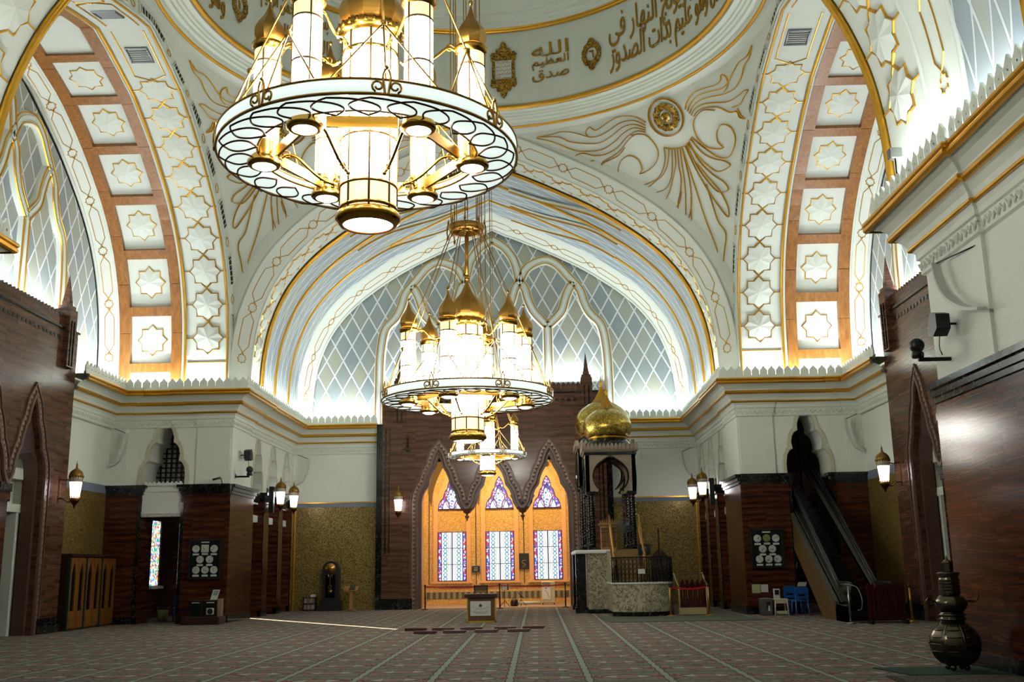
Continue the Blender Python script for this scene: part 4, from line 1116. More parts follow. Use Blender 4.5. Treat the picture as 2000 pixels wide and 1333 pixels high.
# ------------------------------------------------------------------ chandeliers
def onion(r, h, z0=0):
    """profile of an onion cupola of radius r and height h"""
    P = [(.70,0),(.86,.06),(.97,.14),(1.0,.22),(.97,.31),(.86,.41),(.66,.52),(.45,.62),(.29,.72),(.17,.83),(.08,.93),(.04,1.0)]
    return [(a*r, z0+b*h) for a, b in smooth_pts(P, 3)]
def chandelier(name, label, loc, s, nl, rot, rods=True, low=None):
    """ring plane at z = 0, unit size for the large one"""
    t = thing(name, label, 'chandelier', loc, 0, None, s)
    R, RI, rho = 2.15, 1.58, 1.50
    # --- glass ring
    g = MB(); g.lathe([(R-.03, -.17), (R, -.17), (R, .02), (R-.03, .02)], n=96, caps=False)
    g.lathe([(R-.01, -.17), (R-.25, -.20), (RI+.2, -.20), (RI, -.14)], n=96, caps=False); g.lathe([(R-.01, .0), (RI, -.06)], n=96, caps=False)
    ring = link('glass_ring', g, RINGGL, t)
    b = MB()
    for r, z, q in ((R, -.175, .022), (R, .025, .02), (RI, -.14, .02), (RI, -.05, .015)):
        b.tube([(r*cos(2*pi*i/96), r*sin(2*pi*i/96), z) for i in range(96)], q, 6, True)
    link('ring_rim', b, BRASS_B, t)
    b = MB(); k = 24       # scalloped cames under the ring
    for i in range(k):
        a0 = 2*pi*i/k; da = 2*pi/k
        P = [(R-.03, a0-.35*da), (R-.09, a0+.3*da), (R-.23, a0+.8*da), (R-.40, a0+.92*da), (RI+.02, a0+.6*da)]
        P2 = [(R-.04, a0), (R-.14, a0+.35*da), (RI+.25, a0+.5*da), (RI+.02, a0+.55*da)]
        for Q in (P, [(R-.03, a0-.35*da), (R-.10, a0-.62*da), (R-.24, a0-.9*da), (R-.40, a0-.8*da), (RI+.02, a0-.4*da)]):
            Q = smooth_pts(Q, 4); b.tube([(r*cos(a), r*sin(a), -.215) for r, a in Q], .014, 5)
    link('ring_cames', b, DKBRONZE, t)
    # --- central drum of glass, with brass cage
    g = MB(); g.lathe([(.40, -.95), (.40, 1.45)], n=32, caps=False)
    link('centre_glass', g, LAMP, t)
    g = MB(); g.lathe([(.402, 1.46), (.402, 1.74)], n=32, caps=False); link('amber_band', g, AMBER, t)
    if low is None: g = MB(); g.lathe([(.402, -.62), (.402, -.96)], n=32, caps=False); link('amber_band', g, AMBER, t)
    g = MB(); g.lathe([(.001, -1.22), (.2, -1.215), (.36, -1.17)], n=32, caps=False); link('bottom_lens', g, LAMP2, t)
    for z, q in ((1.46, .028), (-.62, .03), (-.94, .03), (.1, .02)): b = MB(); b.lathe([(.39, z-q), (.418, z-q*.5), (.418, z+q*.5), (.39, z+q)], n=32); link('hoop', b, BRASS, t)
    b = MB(); b.lathe([(.38, -.98), (.43, -1.0), (.47, -1.06), (.47, -1.12), (.43, -1.15), (.40, -1.19), (.36, -1.19)], n=40, caps=False); link('lower_collar', b, BRASS, t)
    b = MB(); b.lathe([(.40, 1.72), (.44, 1.74), (.50, 1.80), (.50, 1.85), (.42, 1.9), (.35, 1.93)], n=40, caps=False)
    cg = MB()
    for i in range(8):
        a = 2*pi*i/8+rot; cg.tube([(.405*cos(a), .405*sin(a), -1.0), (.405*cos(a), .405*sin(a), 1.75)], .017, 6)
    for i in range(24):
        a = 2*pi*i/24; b.lathe([(.02, 1.78), (.03, 1.82), (.02, 1.87)], (.49*cos(a), .49*sin(a), 0), 6)
    link('upper_collar', b, BRASS, t); link('centre_cames', cg, CAGE, t)
    d = MB(); d.lathe(onion(.49, 1.12, 1.86), n=12, smooth=False, rot=rot); c_ = link('centre_cupola', d, BRASS_B, t)
    f = MB(); f.lathe([(.02, 2.96), (.06, 3.0), (.075, 3.05), (.06, 3.1), (.03, 3.13)], n=12); link('finial', f, BRASS, c_)
    # --- lamps around the ring
    for i in range(nl):
        a = rot+2*pi*i/nl; x, y = rho*cos(a), -rho*sin(a)
        g = MB(); g.lathe([(.195, -.20), (.195, 1.30)], (x, y, 0), 24, caps=False); L = link('lamp_tube', g, LAMP, t)
        g = MB(); g.lathe([(.001, -.335), (.1, -.33), (.17, -.29)], (x, y, 0), 24, caps=False); link('lens', g, LAMP2, L)
        g = MB(); g.lathe([(.197, 1.31), (.197, 1.52)], (x, y, 0), 24, caps=False); link('amber_band', g, AMBER, L)
        b = MB(); b.lathe([(.207, .06), (.207, -.15), (.21, -.18), (.245, -.22), (.245, -.27), (.21, -.3), (.17, -.3)], (x, y, 0), 24, caps=False); link('lower_collar', b, BRASS, L)
        b = MB(); b.lathe([(.19, 1.50), (.235, 1.54), (.25, 1.58), (.25, 1.61), (.20, 1.64)], (x, y, 0), 24, caps=False); link('upper_collar', b, BRASS, L); b = MB()
        for z in (1.305, .66): b.lathe([(.19, z-.024), (.208, z), (.19, z+.024)], (x, y, 0), 24, caps=False)
        for k in range(4):
            th = 2*pi*k/4+a; b.tube([(x+.198*cos(th), y+.198*sin(th), -.2), (x+.198*cos(th), y+.198*sin(th), 1.54)], .014, 5)
        link('cage', b, CAGE, L)
        d = MB(); d.lathe(onion(.235, .72, 1.62), (x, y, 0), 8, smooth=False, rot=a); cc = link('cupola', d, BRASS_B, L)
        f = MB(); f.lathe([(.01, 2.33), (.03, 2.355), (.035, 2.38), (.03, 2.4), (.01, 2.42)], (x, y, 0), 10); link('finial', f, BRASS, cc)
        # scrolled arms to the centre, above and below
        ux, uy = cos(a), -sin(a)
        for Q in ([(1.32, -.22), (1.2, -.12), (1.05, -.14), (.9, -.28), (.75, -.42), (.6, -.52), (.46, -.56)],
                  [(1.30, 1.56), (1.15, 1.62), (1.0, 1.5), (.85, 1.4), (.7, 1.44), (.55, 1.32), (.45, 1.38)]):
            b = MB(); Q = smooth_pts(Q, 4); P = [(ux*r, uy*r, z) for r, z in Q]; b.tube(P, .024, 6)
            for e in (1.18, .62):
                zz = min(Q, key=lambda q: abs(q[0]-e))[1]; C = [(ux*(e+.07*cos(th)*(1-th/9)), uy*(e+.07*cos(th)*(1-th/9)), zz+.07*sin(th)*(1-th/9)) for th in [k*.55 for k in range(12)]]; b.tube(C, .016, 5)
            for e in (1.28, .5): b.lathe([(.001, -.035), (.03, -.02), (.035, 0), (.03, .02), (.001, .035)], (ux*e, uy*e, min(Q, key=lambda q: abs(q[0]-e))[1]), 8)
            link('scroll_arm', b, BRASS, t)
    # brass band tying the lamps together
    b = MB(); 
    for i in range(nl):
        a0 = rot+2*pi*i/nl; a1 = rot+2*pi*(i+1)/nl
        p = Vector((1.40*cos(a0), -1.40*sin(a0), 0)); q = Vector((1.40*cos(a1), -1.40*sin(a1), 0)); dd = (q-p).normalized(); nn = Vector((-dd.y, dd.x, 0))
        p += dd*.22; q -= dd*.22
        b.add([p+nn*.02+Vector((0,0,-.22)), q+nn*.02+Vector((0,0,-.22)), q+nn*.02+Vector((0,0,-.06)), p+nn*.02+Vector((0,0,-.06)), p-nn*.02+Vector((0,0,-.22)), q-nn*.02+Vector((0,0,-.22)), q-nn*.02+Vector((0,0,-.06)), p-nn*.02+Vector((0,0,-.06))],
              [(0,1,2,3),(7,6,5,4),(0,4,5,1),(1,5,6,2),(2,6,7,3),(3,7,4,0)])
    link('tie_band', b, BRASS, t)
    # ornaments on the rim, V-shaped stays with ball joints, rods to the crown
    zc = 4.38
    for i in range(8):
        a = rot+.35+2*pi*i/8; c, s_ = cos(a), -sin(a); tx, ty = -s_, c
        o = MB()
        for e in (-1, 1):
            P = [(e*.02, .16), (e*.05, .06), (e*.03, -.1), (e*.02, -.2)]
            o.tube([(c*(R+.02)+tx*u, s_*(R+.02)+ty*u, z) for u, z in smooth_pts(P, 3)], .018, 5)
            C = [(e*(.11+.075*cos(th)*(1-th/11)), -.08+.075*sin(th)*(1-th/11)) for th in [k*.6-1.2 for k in range(13)]]
            o.tube([(c*(R+.02)+tx*u, s_*(R+.02)+ty*u, z) for u, z in C], .016, 5)
        o.lathe([(.001, .15), (.03, .18), (.001, .23)], (c*(R+.02), s_*(R+.02), 0), 8)
        link('rim_ornament', o, BRASS_B, t)
    nn = 8
    for i in range(nn):
        a = rot+.35+2*pi*i/nn; B = Vector((1.72*cos(a), -1.72*sin(a), 1.05)); st = MB()
        for da in (-.36, 0, .36):
            st.tube([B, (R*.97*cos(a+da), -R*.97*sin(a+da), .02)], .014, 6)
        st.tube([B, (.40*cos(a), -.40*sin(a), zc-.05)], .013, 6)
        st.lathe([(.001, -.05), (.04, -.03), (.05, 0), (.04, .03), (.001, .05)], tuple(B), 10)
        link('stay_rod', st, BRASS_B, t)
    # crown hub and the rods up to the dome
    h = MB(); h.lathe([(.36, zc-.1), (.44, zc-.1), (.46, zc-.02), (.46, zc+.06), (.42, zc+.09), (.36, zc+.08), (.36, zc-.1)], n=32, caps=False)
    h.tube([(0, 0, 3.1), (0, 0, zc+.0)], .05, 10); h.lathe([(.02, zc-.1), (.09, zc-.06), (.09, zc+.06), (.02, zc+.1)], n=12)
    for i in range(8):
        a = 2*pi*i/8+rot; h.tube([(0, 0, zc), (.42*cos(a), .42*sin(a), zc)], .03, 6)
        x, y = .47*cos(a), .47*sin(a); h.tube([(x, y, zc+.12), (x*1.06, y*1.06, zc+.03), (x*1.08, y*1.08, zc-.12), (x*1.03, y*1.03, zc-.22)], .022, 6); h.lathe([(.001, -.34), (.035, -.28), (.03, -.22), (.001, -.2)], (x*1.03, y*1.03, zc), 8)
        h.lathe([(.035, zc+.12), (.02, zc+.2), (.001, zc+.26)], (x, y, 0), 8)
    link('crown_hub', h, BRASS_B, t)
    zt = (26.9-loc[2])/s if loc[1] > 20 and loc[1] < 30 else (16.35-loc[2])/s
    for i in range(8):
        a = 2*pi*i/8+rot; x, y = .40*cos(a), .40*sin(a); r_ = MB(); r_.tube([(x, y, zc+.08), (x, y, zt)], .016, 6)
        for z in (zc+1.2, zc+3.3):
            if z < zt: r_.lathe([(.001, -.05), (.045, -.02), (.045, .02), (.001, .05)], (x, y, z), 8)
        link('hanging_rod', r_, BRASS_B, t)
    return t
chandelier('chandelier', 'huge brass ring chandelier hanging nearest, cut by the top edge', (0, 10.1, 5.95), .725, 6, radians(55))
chandelier('chandelier', 'whole six-lamp onion-topped brass chandelier hanging in the middle of the hall', (0.03, 25.4, 5.86), 1.0, 6, radians(44))
chandelier('chandelier', 'smallest brass ring chandelier hanging lowest, just before the three mihrab arches', (0, 36.5, 5.56), .65, 4, radians(0), low=1)

# ------------------------------------------------------------------ wall lanterns
ANTIQ = plain('antique_gold', rgb(138,104,44), .4, .8)
def lantern(label, base, nrm, k=1.0):
    """base = point on the axis, nrm = direction away from the wall"""
    t = thing('wall_lantern', label, 'wall lantern', base, atan2(nrm[1], nrm[0]), 'lanterns on bracket arms')
    g = MB(); g.lathe([(.115, .30), (.17, .80)], n=12, smooth=False, caps=False); link('glass_body', g, WALLLAMP, t)
    b = MB()
    for i in range(12):
        a = 2*pi*i/12; b.tube([(.118*cos(a), .118*sin(a), .28), (.174*cos(a), .174*sin(a), .80)], .006, 4)
    b.lathe([(.11, .27), (.14, .27), (.14, .33), (.12, .34)], n=12, caps=False)
    for i in range(12): a = 2*pi*(i+.5)/12; b.lathe([(.001, 0), (.02, .02), (.001, .07)], (.135*cos(a), .135*sin(a), .33), 5)
    link('cage', b, BRASS_B, t)
    f = MB(); f.lathe([(.172, .80), (.178, .80), (.178, .93), (.172, .93)], n=24, caps=False); fb = link('frieze_band', f, WHITE_G, t)
    z = MB()
    for z0 in (.80, .93): z.lathe([(.17, z0-.012), (.19, z0), (.17, z0+.012)], n=24, caps=False)
    for i in range(16):
        a = 2*pi*i/16; c = [(.182*cos(a+.12*cos(q)), .182*sin(a+.12*cos(q)), .865+.035*sin(q)) for q in [2*pi*j/8 for j in range(8)]]; z.tube(c, .006, 4, True)
    link('frieze_tracery', z, BRASS_B, fb)
    d = MB(); d.lathe([(.19, .94), (.20, .97), (.195, 1.02), (.17, 1.08), (.12, 1.13), (.06, 1.17), (.03, 1.20), (.035, 1.23), (.02, 1.26), (.03, 1.29), (.008, 1.33), (.004, 1.40)], n=16, sq=(.03, 8), caps=False)
    for i in range(16): a = 2*pi*i/16; d.lathe([(.001, .90), (.022, .93), (.018, .97), (.001, 1.0)], (.19*cos(a), .19*sin(a), 0), 5)
    link('pierced_dome', d, ANTIQ, t)
    u = MB(); u.lathe([(.125, .28), (.13, .25), (.10, .2), (.06, .15), (.03, .12), (.035, .09), (.015, .06), (.001, .03)], n=16, caps=False); link('lower_bowl', u, DKBRONZE, t)
    a = MB()
    a.tube(smooth_pts([(-.18, 0, .87), (-.30, 0, .85), (-.4, 0, .87), (-.5, 0, .86)], 4), .016, 6)
    a.tube(smooth_pts([(-.10, 0, .24), (-.2, 0, .22), (-.28, 0, .28), (-.38, 0, .33), (-.5, 0, .31)], 4), .02, 6)
    a.tube([(-.10+.05*cos(q), 0, .30+.05*sin(q)) for q in [j*.6 for j in range(9)]], .012, 5)
    a.bevbox((-.53, -.05, .2), (-.49, .05, .95), .01)
    link('bracket_arm', a, DKBRONZE, t)
    return t
lantern('lit lantern on the left marble portal, alone near the left edge of the hall', (-11.6, 29.5, 3.42), (1, 0))
lantern('nearer lantern of the left pair, first of the two beside the slim openings', (-7.93, 38.75, 3.72), (1, 0))
lantern('farther lantern of the left pair, beside the left gold mosaic wall', (-7.93, 40.9, 3.72), (1, 0))
lantern('single lit lantern on the brown marble beside the left mihrab arch', (-3.88, 41.78, 3.55), (0, -1))
lantern('nearer lantern of the right pair, beside the slim openings behind the pulpit', (7.93, 38.75, 3.78), (-1, 0))
lantern('farther lantern of the right pair, in front of the right gold mosaic wall', (7.93, 41.2, 3.78), (-1, 0))
lantern('lit lantern on the right marble portal, above the escalator foot', (11.6, 29.5, 3.45), (-1, 0))
# ------------------------------------------------------------------ gilt calligraphy on the drum
FORMS = {'ا': 0xFE8D, 'ب': 0xFE8F, 'ت': 0xFE95, 'ج': 0xFE9D, 'ح': 0xFEA1, 'د': 0xFEA9, 'ذ': 0xFEAB, 'ر': 0xFEAD, 'ز': 0xFEAF, 'س': 0xFEB1, 'ص': 0xFEB9, 'ض': 0xFEBD, 'ظ': 0xFEC5, 'ع': 0xFEC9, 'ف': 0xFED1,
         'ق': 0xFED5, 'ك': 0xFED9, 'ل': 0xFEDD, 'م': 0xFEE1, 'ن': 0xFEE5, 'ه': 0xFEE9, 'و': 0xFEED, 'ي': 0xFEF1}
NOJOIN = 'ادذرزو'
def shape_ar(s):
    out = []
    for i, c in enumerate(s):
        if c not in FORMS: out.append(c); continue
        pj = i > 0 and s[i-1] in FORMS and s[i-1] not in NOJOIN
        nj = i+1 < len(s) and s[i+1] in FORMS and c not in NOJOIN
        b = FORMS[c]
        if c in NOJOIN: out.append(chr(b+(1 if pj else 0)))
        else: out.append(chr(b+(3 if pj and nj else 1 if pj else 2 if nj else 0)))
    return ''.join(out[::-1])
def text_mb(body, size=1.0, ext=0.0, offset=0.0):
    c = bpy.data.curves.new('txt', 'FONT'); c.body = body; c.size = size; c.offset = offset; c.extrude = ext; c.resolution_u = 3
    o = bpy.data.objects.new('txt', c); COL.objects.link(o)
    dg = bpy.context.evaluated_depsgraph_get(); me = bpy.data.meshes.new_from_object(o.evaluated_get(dg))
    V = [tuple(v.co) for v in me.vertices]; F = [tuple(p.vertices) for p in me.polygons]
    bpy.data.objects.remove(o); bpy.data.curves.remove(c); bpy.data.meshes.remove(me)
    return V, F
def drum_pt(ang, z, lift, r=7.5): a = radians(ang); return Vector(((r-lift)*cos(a), CY+(r-lift)*sin(a), z))
def drum_text(name, label, lines, a_left, a_right, cat='inscription'):
    """lines = [(text, z of baseline, height)], stretched to fill the angle from a_left to a_right as seen from inside"""
    mb = MB()
    for body, z0, hh in lines:
        V, F = text_mb(shape_ar(body), 1.0, .02, .0); x0 = min(v[0] for v in V); x1 = max(v[0] for v in V); y0 = min(v[1] for v in V); y1 = max(v[1] for v in V)
        mb.add([drum_pt(a_left+(a_right-a_left)*(v[0]-x0)/(x1-x0), z0+hh*(v[1]-y0)/(y1-y0), .03+v[2]) for v in V], F)
    o = link(name, mb, GOLD_P); return tag(o, label, cat)
drum_text('calligraphy_inscription', 'two lines of gilt Arabic calligraphy on the right of the dome drum', [('في النهار ويولج النهار في', 18.25, 1.45), ('الليل وهو عليم بذات الصدور', 17.35, 1.35)], 53.3, 9.5)
drum_text('calligraphy_inscription', 'small teardrop group of gilt Arabic letters left of the round numeral medallion', [('الله', 18.85, .5), ('العظيم', 18.38, .42), ('صدق', 17.92, .42)], 75.5, 65.2)
drum_text('calligraphy_inscription', 'gilt Arabic calligraphy cut off at the top left of the dome drum', [('سبح لله ما في السماوات', 18.2, 1.3), ('وهو العزيز الحكيم', 17.3, 1.2)], 196, 165)
drum_text('calligraphy_inscription', 'gilt square-framed Arabic script half hidden behind the nearest chandelier', [('بسم الله الرحمن الرحيم', 18.9, .9), ('الرحمن الرحيم', 18.0, .8)], 152, 131)
def medallion(label, ang, zc, rx, rz, numeral):
    t = thing('numeral_medallion', label, 'medallion', drum_pt(ang, zc, .0), 0, 'numeral medallions on the drum')
    base = drum_pt(ang, zc, 0); k = 72; mb = MB(); ua = 180/(pi*7.5)
    outer = []; inner = []
    for i in range(k):
        a = 2*pi*i/k; q = 1+.05*abs(sin(6*a))
        pk = max(0, abs(sin(a))-.93)*4.2
        outer.append((rx*q*cos(a), rz*(q+pk)*sin(a))); inner.append((rx*.56*cos(a), rz*.52*sin(a)))
    vs = []
    for (a, b), (c, d) in zip(outer, inner):
        for (u, v, l) in ((a, b, .03), (a*.96, b*.96, .08), (c*1.06, d*1.06, .08), (c, d, .03)): vs.append(drum_pt(ang-u*ua, zc+v, l)-base)
    mb.add(vs, [(i*4+j, i*4+j+1, (i+1) % k*4+j+1, (i+1) % k*4+j) for i in range(k) for j in range(3)])
    link('gilt_wreath', mb, DOMEGILT, t)
    V, F = text_mb(numeral, 1, .02, .02); x0 = min(v[0] for v in V); x1 = max(v[0] for v in V); y0 = min(v[1] for v in V); y1 = max(v[1] for v in V)
    hgt = rz*.62; sc_ = hgt/(y1-y0); mb = MB(); mb.add([drum_pt(ang-((v[0]-(x0+x1)/2)*sc_)*ua, zc-hgt/2+(v[1]-y0)*sc_, .03+v[2])-base for v in V], F); link('numeral', mb, GOLD_P, t)
    return t
DOMEGILT = mosaic('gilt_openwork', rgb(110,80,22), rgb(182,136,44), rgb(214,172,84), 26, .6, .35)
medallion('round gilt medallion with the numeral six beside the right-hand verse', 58.6, 18.5, .36, .46, '\u0666')
medallion('round gilt medallion with the numeral one at the top left', 159.5, 18.45, .36, .46, '\u0661')
# framed tablet between the first chandelier and the teardrop lettering
def tablet(ang, zc, label):
    ua = 180/(pi*7.5); base = drum_pt(ang, zc, 0); t = thing('inscription_tablet', label, 'tablet', base)
    def dp(u, v, l): return drum_pt(ang-u*ua, zc+v, l)-base
    mb = MB(); mb.plate(lambda u, v, w=0: dp(u, v, .03+w), [(-.45,-.5),(-.33,-.5),(-.33,-.56),(.33,-.56),(.33,-.5),(.45,-.5),(.45,-.36),(.4,-.36),(.4,.36),(.45,.36),(.45,.5),(.33,.5),(.33,.56),(-.33,.56),(-.33,.5),(-.45,.5),(-.45,.36),(-.4,.36),(-.4,-.36),(-.45,-.36)], [[(-.29,-.36),(.29,-.36),(.29,.36),(-.29,.36)]], 0, .06)
    for e in (-1, 1):
        L = [(-.48,.5),(-.40,.62),(-.28,.6),(-.24,.74),(-.14,.76),(-.1,.9),(0,1.02),(.1,.9),(.14,.76),(.24,.74),(.28,.6),(.40,.62),(.48,.5)]
        mb.plate(lambda u, v, w=0: dp(u, v*e, .03+w), [(a, b+.05) for a, b in L], [], 0, .05)
    link('gilt_frame', mb, DOMEGILT, t)
    mb = MB(); mb.plate(lambda u, v, w=0: dp(u, v, .02+w), [(-.3,-.37),(.3,-.37),(.3,.37),(-.3,.37)], [], 0, .02); link('white_field', mb, WHITE_G, t)
    mb = MB()
    for i, s in enumerate(('هو الله الذي لا اله', 'عالم الغيب وهو', 'الرحمن الرحيم', 'الملك القدوس', 'سبحان الله')):
        s = ''.join(c for c in s if c in FORMS or c == ' '); V, F = text_mb(shape_ar(s), 1, 0, .01); x0 = min(v[0] for v in V); x1 = max(v[0] for v in V); y0 = min(v[1] for v in V); y1 = max(v[1] for v in V)
        mb.add([dp(-.26+.52*(v[0]-x0)/(x1-x0), .2-.14*i+.13*(v[1]-y0)/(y1-y0), .05) for v in V], F)
    link('lettering', mb, GOLD_P, t)
tablet(83.2, 18.53, 'ornate gilt tablet with five lines of script on the dome drum')
tablet(124, 18.6, 'gilt tablet mostly hidden behind the right lamps of the nearest chandelier')
# ------------------------------------------------------------------ furniture and fittings
def part(name, mb, m, t):
    """mesh built in world coordinates, hung under thing t"""
    L = t.location; s = t.scale[0]
    mb.v = [((a-L.x)/s, (b-L.y)/s, (c-L.z)/s) for a, b, c in mb.v]; return link(name, mb, m, t)
def sub(name, mb, m, t, p):
    L = t.location; mb.v = [(a-L.x, b-L.y, c-L.z) for a, b, c in mb.v]; return link(name, mb, m, p)

# ---- domed pulpit (minbar)
t = thing('minbar', 'domed marble pulpit with two gold onion domes on black twisted columns', 'pulpit', (4.3, 36.6, 0))
def spiral(mb, x, y, z0, z1, r, n=16, turns=5):
    k = 48; vs = []; fs = []
    for j in range(k+1):
        z = z0+(z1-z0)*j/k
        for i in range(n):
            a = 2*pi*i/n; q = r*(1+.13*cos(4*(a-turns*2*pi/4*j/k*4))); vs.append((x+q*cos(a), y+q*sin(a), z))
    for j in range(k):
        for i in range(n): fs.append((j*n+i, j*n+(i+1) % n, (j+1)*n+(i+1) % n, (j+1)*n+i))
    mb.add(vs, fs, smooth=True)
def tower(xc, yc, h, k, zt, first):
    """square canopy of half width h centred at (xc, yc); zt = z of the springing of its dome"""
    zb = zt-1.92                       # bottom of the arched panels
    st = MB(); rim = MB()
    for i, (U, N) in enumerate((((1,0,0),(0,-1,0)), ((0,-1,0),(-1,0,0)), ((0,1,0),(1,0,0)), ((-1,0,0),(0,1,0)))):
        fr = frame((xc+N[0]*h, yc+N[1]*h, zb), U, N)
        A = []
        for q in range(-50, 231, 10):
            a = radians(q); px, pz = .62*k*cos(a), .52+.60*k*sin(a)
            if 60 < q < 120: pz += .10*(1-abs(q-90)/30)
            A.append((px, pz))
        A = [(.44*k, 0)]+A+[(-.44*k, 0)]
        st.plate(fr, [(-h, 1.26), (-h, 0)]+A[::-1]+[(h, 0), (h, 1.26)], [], -.14, 0)
        rim.ribbon([fr(u, v, 0) for u, v in A], [Vector(N)]*len(A), .05, .04); rim.ribbon([fr(u, v, -.14) for u, v in A], [-Vector(N)]*len(A), .05, .03)
        rim.fbox(fr, -h-.03, h+.03, 1.26, 1.36, -.1, .04)
    part('arched_panel', st, BEIGESTONE, t); part('black_rim', rim, BLACKMARBLE, t)
    cr = MB(); g = h+.10
    for (U, N) in (((1,0,0),(0,-1,0)), ((0,-1,0),(-1,0,0)), ((0,1,0),(1,0,0)), ((-1,0,0),(0,1,0))):
        fr = frame((xc, yc, zb), U, N)
        cr.add([fr(-h-.02, 1.36, h+.02), fr(h+.02, 1.36, h+.02), fr(g, 1.44, g), fr(-g, 1.44, g)], [(0,1,2,3)]); n = 14
        for i in range(n):
            c = -g+2*g*(i+.5)/n; w_ = g/n*.92; cr.plate(fr, [(c-w_, 1.42), (c+w_, 1.42), (c+w_, 1.56), (c+w_*.6, 1.63), (c, 1.68), (c-w_*.6, 1.63), (c-w_, 1.56)], [], g-.04, g)
    fr = frame((xc, yc, zb), (1,0,0), (0,-1,0)); cr.fbox(fr, -g, g, 1.40, 1.44, -g, g)
    part('crenellated_cornice', cr, BEIGESTONE, t)
    d = MB(); d.lathe([(.88*k, -.42), (.88*k, -.30), (.80*k, -.16), (.70*k, -.06), (.66*k, 0)], (xc, yc, zt), 24, caps=False); part('black_drum', d, BLACKMARBLE, t)
    d = MB(); P = smooth_pts([(.62,0),(.78,.10),(.86,.28),(.88,.46),(.83,.66),(.70,.84),(.52,.98),(.36,1.07),(.2,1.12)], 4); d.lathe([(a*k, b*k) for a, b in P], (xc, yc, zt), 48, caps=False); dm = part('gold_dome', d, DOMEMOSAIC, t)
    d = MB(); d.lathe([(.62*k, -.02), (.70*k, .0), (.70*k, .04), (.64*k, .06)], (xc, yc, zt), 40, caps=False); sub('dome_collar', d, GOLD, t, dm)
    d = MB(); P = smooth_pts([(.36,1.04),(.27,1.13),(.19,1.24),(.12,1.38),(.07,1.52),(.05,1.6)], 3); d.lathe([(a*k, b*k) for a, b in P], (xc, yc, zt), 64, sq=(.07, 16), caps=False)
    for i in range(20): a = 2*pi*i/20; d.lathe([(.001, -.035), (.03, 0), (.001, .03)], (xc+.35*k*cos(a), yc+.35*k*sin(a), zt+1.04*k), 5)
    sub('fluted_cap', d, GOLD_P, t, dm)
    d = MB(); d.lathe([(.04, 1.58*k), (.06, 1.62*k), (.03, 1.66*k), (.065, 1.72*k), (.07, 1.76*k), (.03, 1.80*k), (.015, 1.85*k), (.004, 2.1*k)], (xc, yc, zt), 12, caps=False); sub('spire', d, GOLD, t, dm)
    for ex in (-1, 1):
        for ey in (-1, 1):
            c = MB(); x, y = xc+ex*(h-.17), yc+ey*(h-.17); spiral(c, x, y, 2.22, zb-.1, .12)
            c.bevbox((x-.16, y-.16, 2.12), (x+.16, y+.16, 2.24), .02); c.bevbox((x-.17, y-.17, zb-.12), (x+.17, y+.17, zb), .02)
            c.lathe([(.12, 2.24), (.15, 2.28), (.13, 2.33)], (x, y, 0), 16, caps=False); part('twisted_column', c, BLACKMARBLE, t)
tower(4.33, 36.95, .88, 1.0, 6.05, True)
tower(4.30, 39.15, 1.0, 1.2, 6.42, False)
mb = MB(); mb.bevbox((3.0, 36.05, 2.0), (5.4, 40.2, 2.13), .03); part('platform_slab', mb, WHITE_G, t)
mb = MB(); mb.box((3.42, 36.15, .14), (5.3, 40.0, 2.0))
part('marble_block', mb, CALACATTA, t)
for (x, y) in ((3.2, 36.7), (3.2, 39.7)):
    mb = MB(); mb.bevbox((x-.17, y-.17, .16), (x+.17, y+.17, 2.0), .03); mb.bevbox((x-.22, y-.22, 0), (x+.22, y+.22, .2), .02); part('black_pier', mb, BLACKMARBLE, t)
mb = MB(); mb.box((3.4, 36.1, 0), (5.32, 40.02, .14)); part('black_plinth', mb, BLACKMARBLE, t)
def foot(d=0):
    P = [(4.06-d, 36.1), (4.06-d, 34.15-d)]
    for i in range(9): a = radians(-100+i*12); P.append((5.1+1.12*cos(a)+(.0), 34.95+(1.12+d)*sin(a)*1.02) if False else None)
    return P
FT = smooth_pts([(4.10, 34.0), (4.5, 33.72), (5.0, 33.62), (5.5, 33.7), (5.9, 33.95), (6.08, 34.4)], 4)
loop = [(4.08, 36.15), (4.08, 34.3)]+FT+[(6.12, 34.9), (6.12, 36.15)]
fr0 = lambda u, v, w=0: Vector((u, v, w))
mb = MB(); mb.plate(fr0, loop, [], .14, 1.0); part('curved_landing', mb, CALACATTA, t)
cxx = [(5.1+(x-5.1)*1.02, 35+(y-35)*1.03) for x, y in loop]
mb = MB(); mb.plate(fr0, cxx, [], 0, .14); part('landing_plinth', mb, BLACKMARBLE, t)
mb = MB(); mb.plate(fr0, cxx, [], 1.0, 1.05); part('landing_top', mb, WHITE_G, t)
for i in range(7):
    mb = MB(); y = 34.75+i*.20; mb.box((4.38, y, 1.05), (5.12, 36.2, 1.05+.155*(i+1))); mb.box((4.36, y-.02, 1.02+.155*(i+1)), (5.14, y+.06, 1.05+.155*(i+1))); part('step', mb, noisy('gilt_step', rgb(138,108,58), rgb(160,130,74), 6, .4) if i == 0 else bpy.data.materials['gilt_step'], t)
mb = MB(); frs = frame((4.08, 0, 0), (0, 1, 0), (1, 0, 0)); mb.plate(frs, [(34.3, 1.05), (34.3, 1.5), (36.15, 3.0) if False else (36.15, 2.13), (36.15, 1.05)], [], 0, .12); part('stair_cheek', mb, CALACATTA, t)
for x, nm in ((4.22, 'left'), (5.22, 'right')):
    mb = MB(); P = smooth_pts([(x, 34.25, 1.95), (x, 34.6, 2.0), (x, 35.1, 2.4), (x, 35.7, 2.95), (x, 36.1, 3.25), (x, 36.3, 3.3)], 4); mb.tube(P, .035, 8)
    for j in range(0, 20, 2): p = P[j]; mb.tube([p, (x, p[1], max(1.05, 1.05+(p[1]-34.75)*.775))], .014, 5)
    part('stair_handrail', mb, BRASS_B, t)
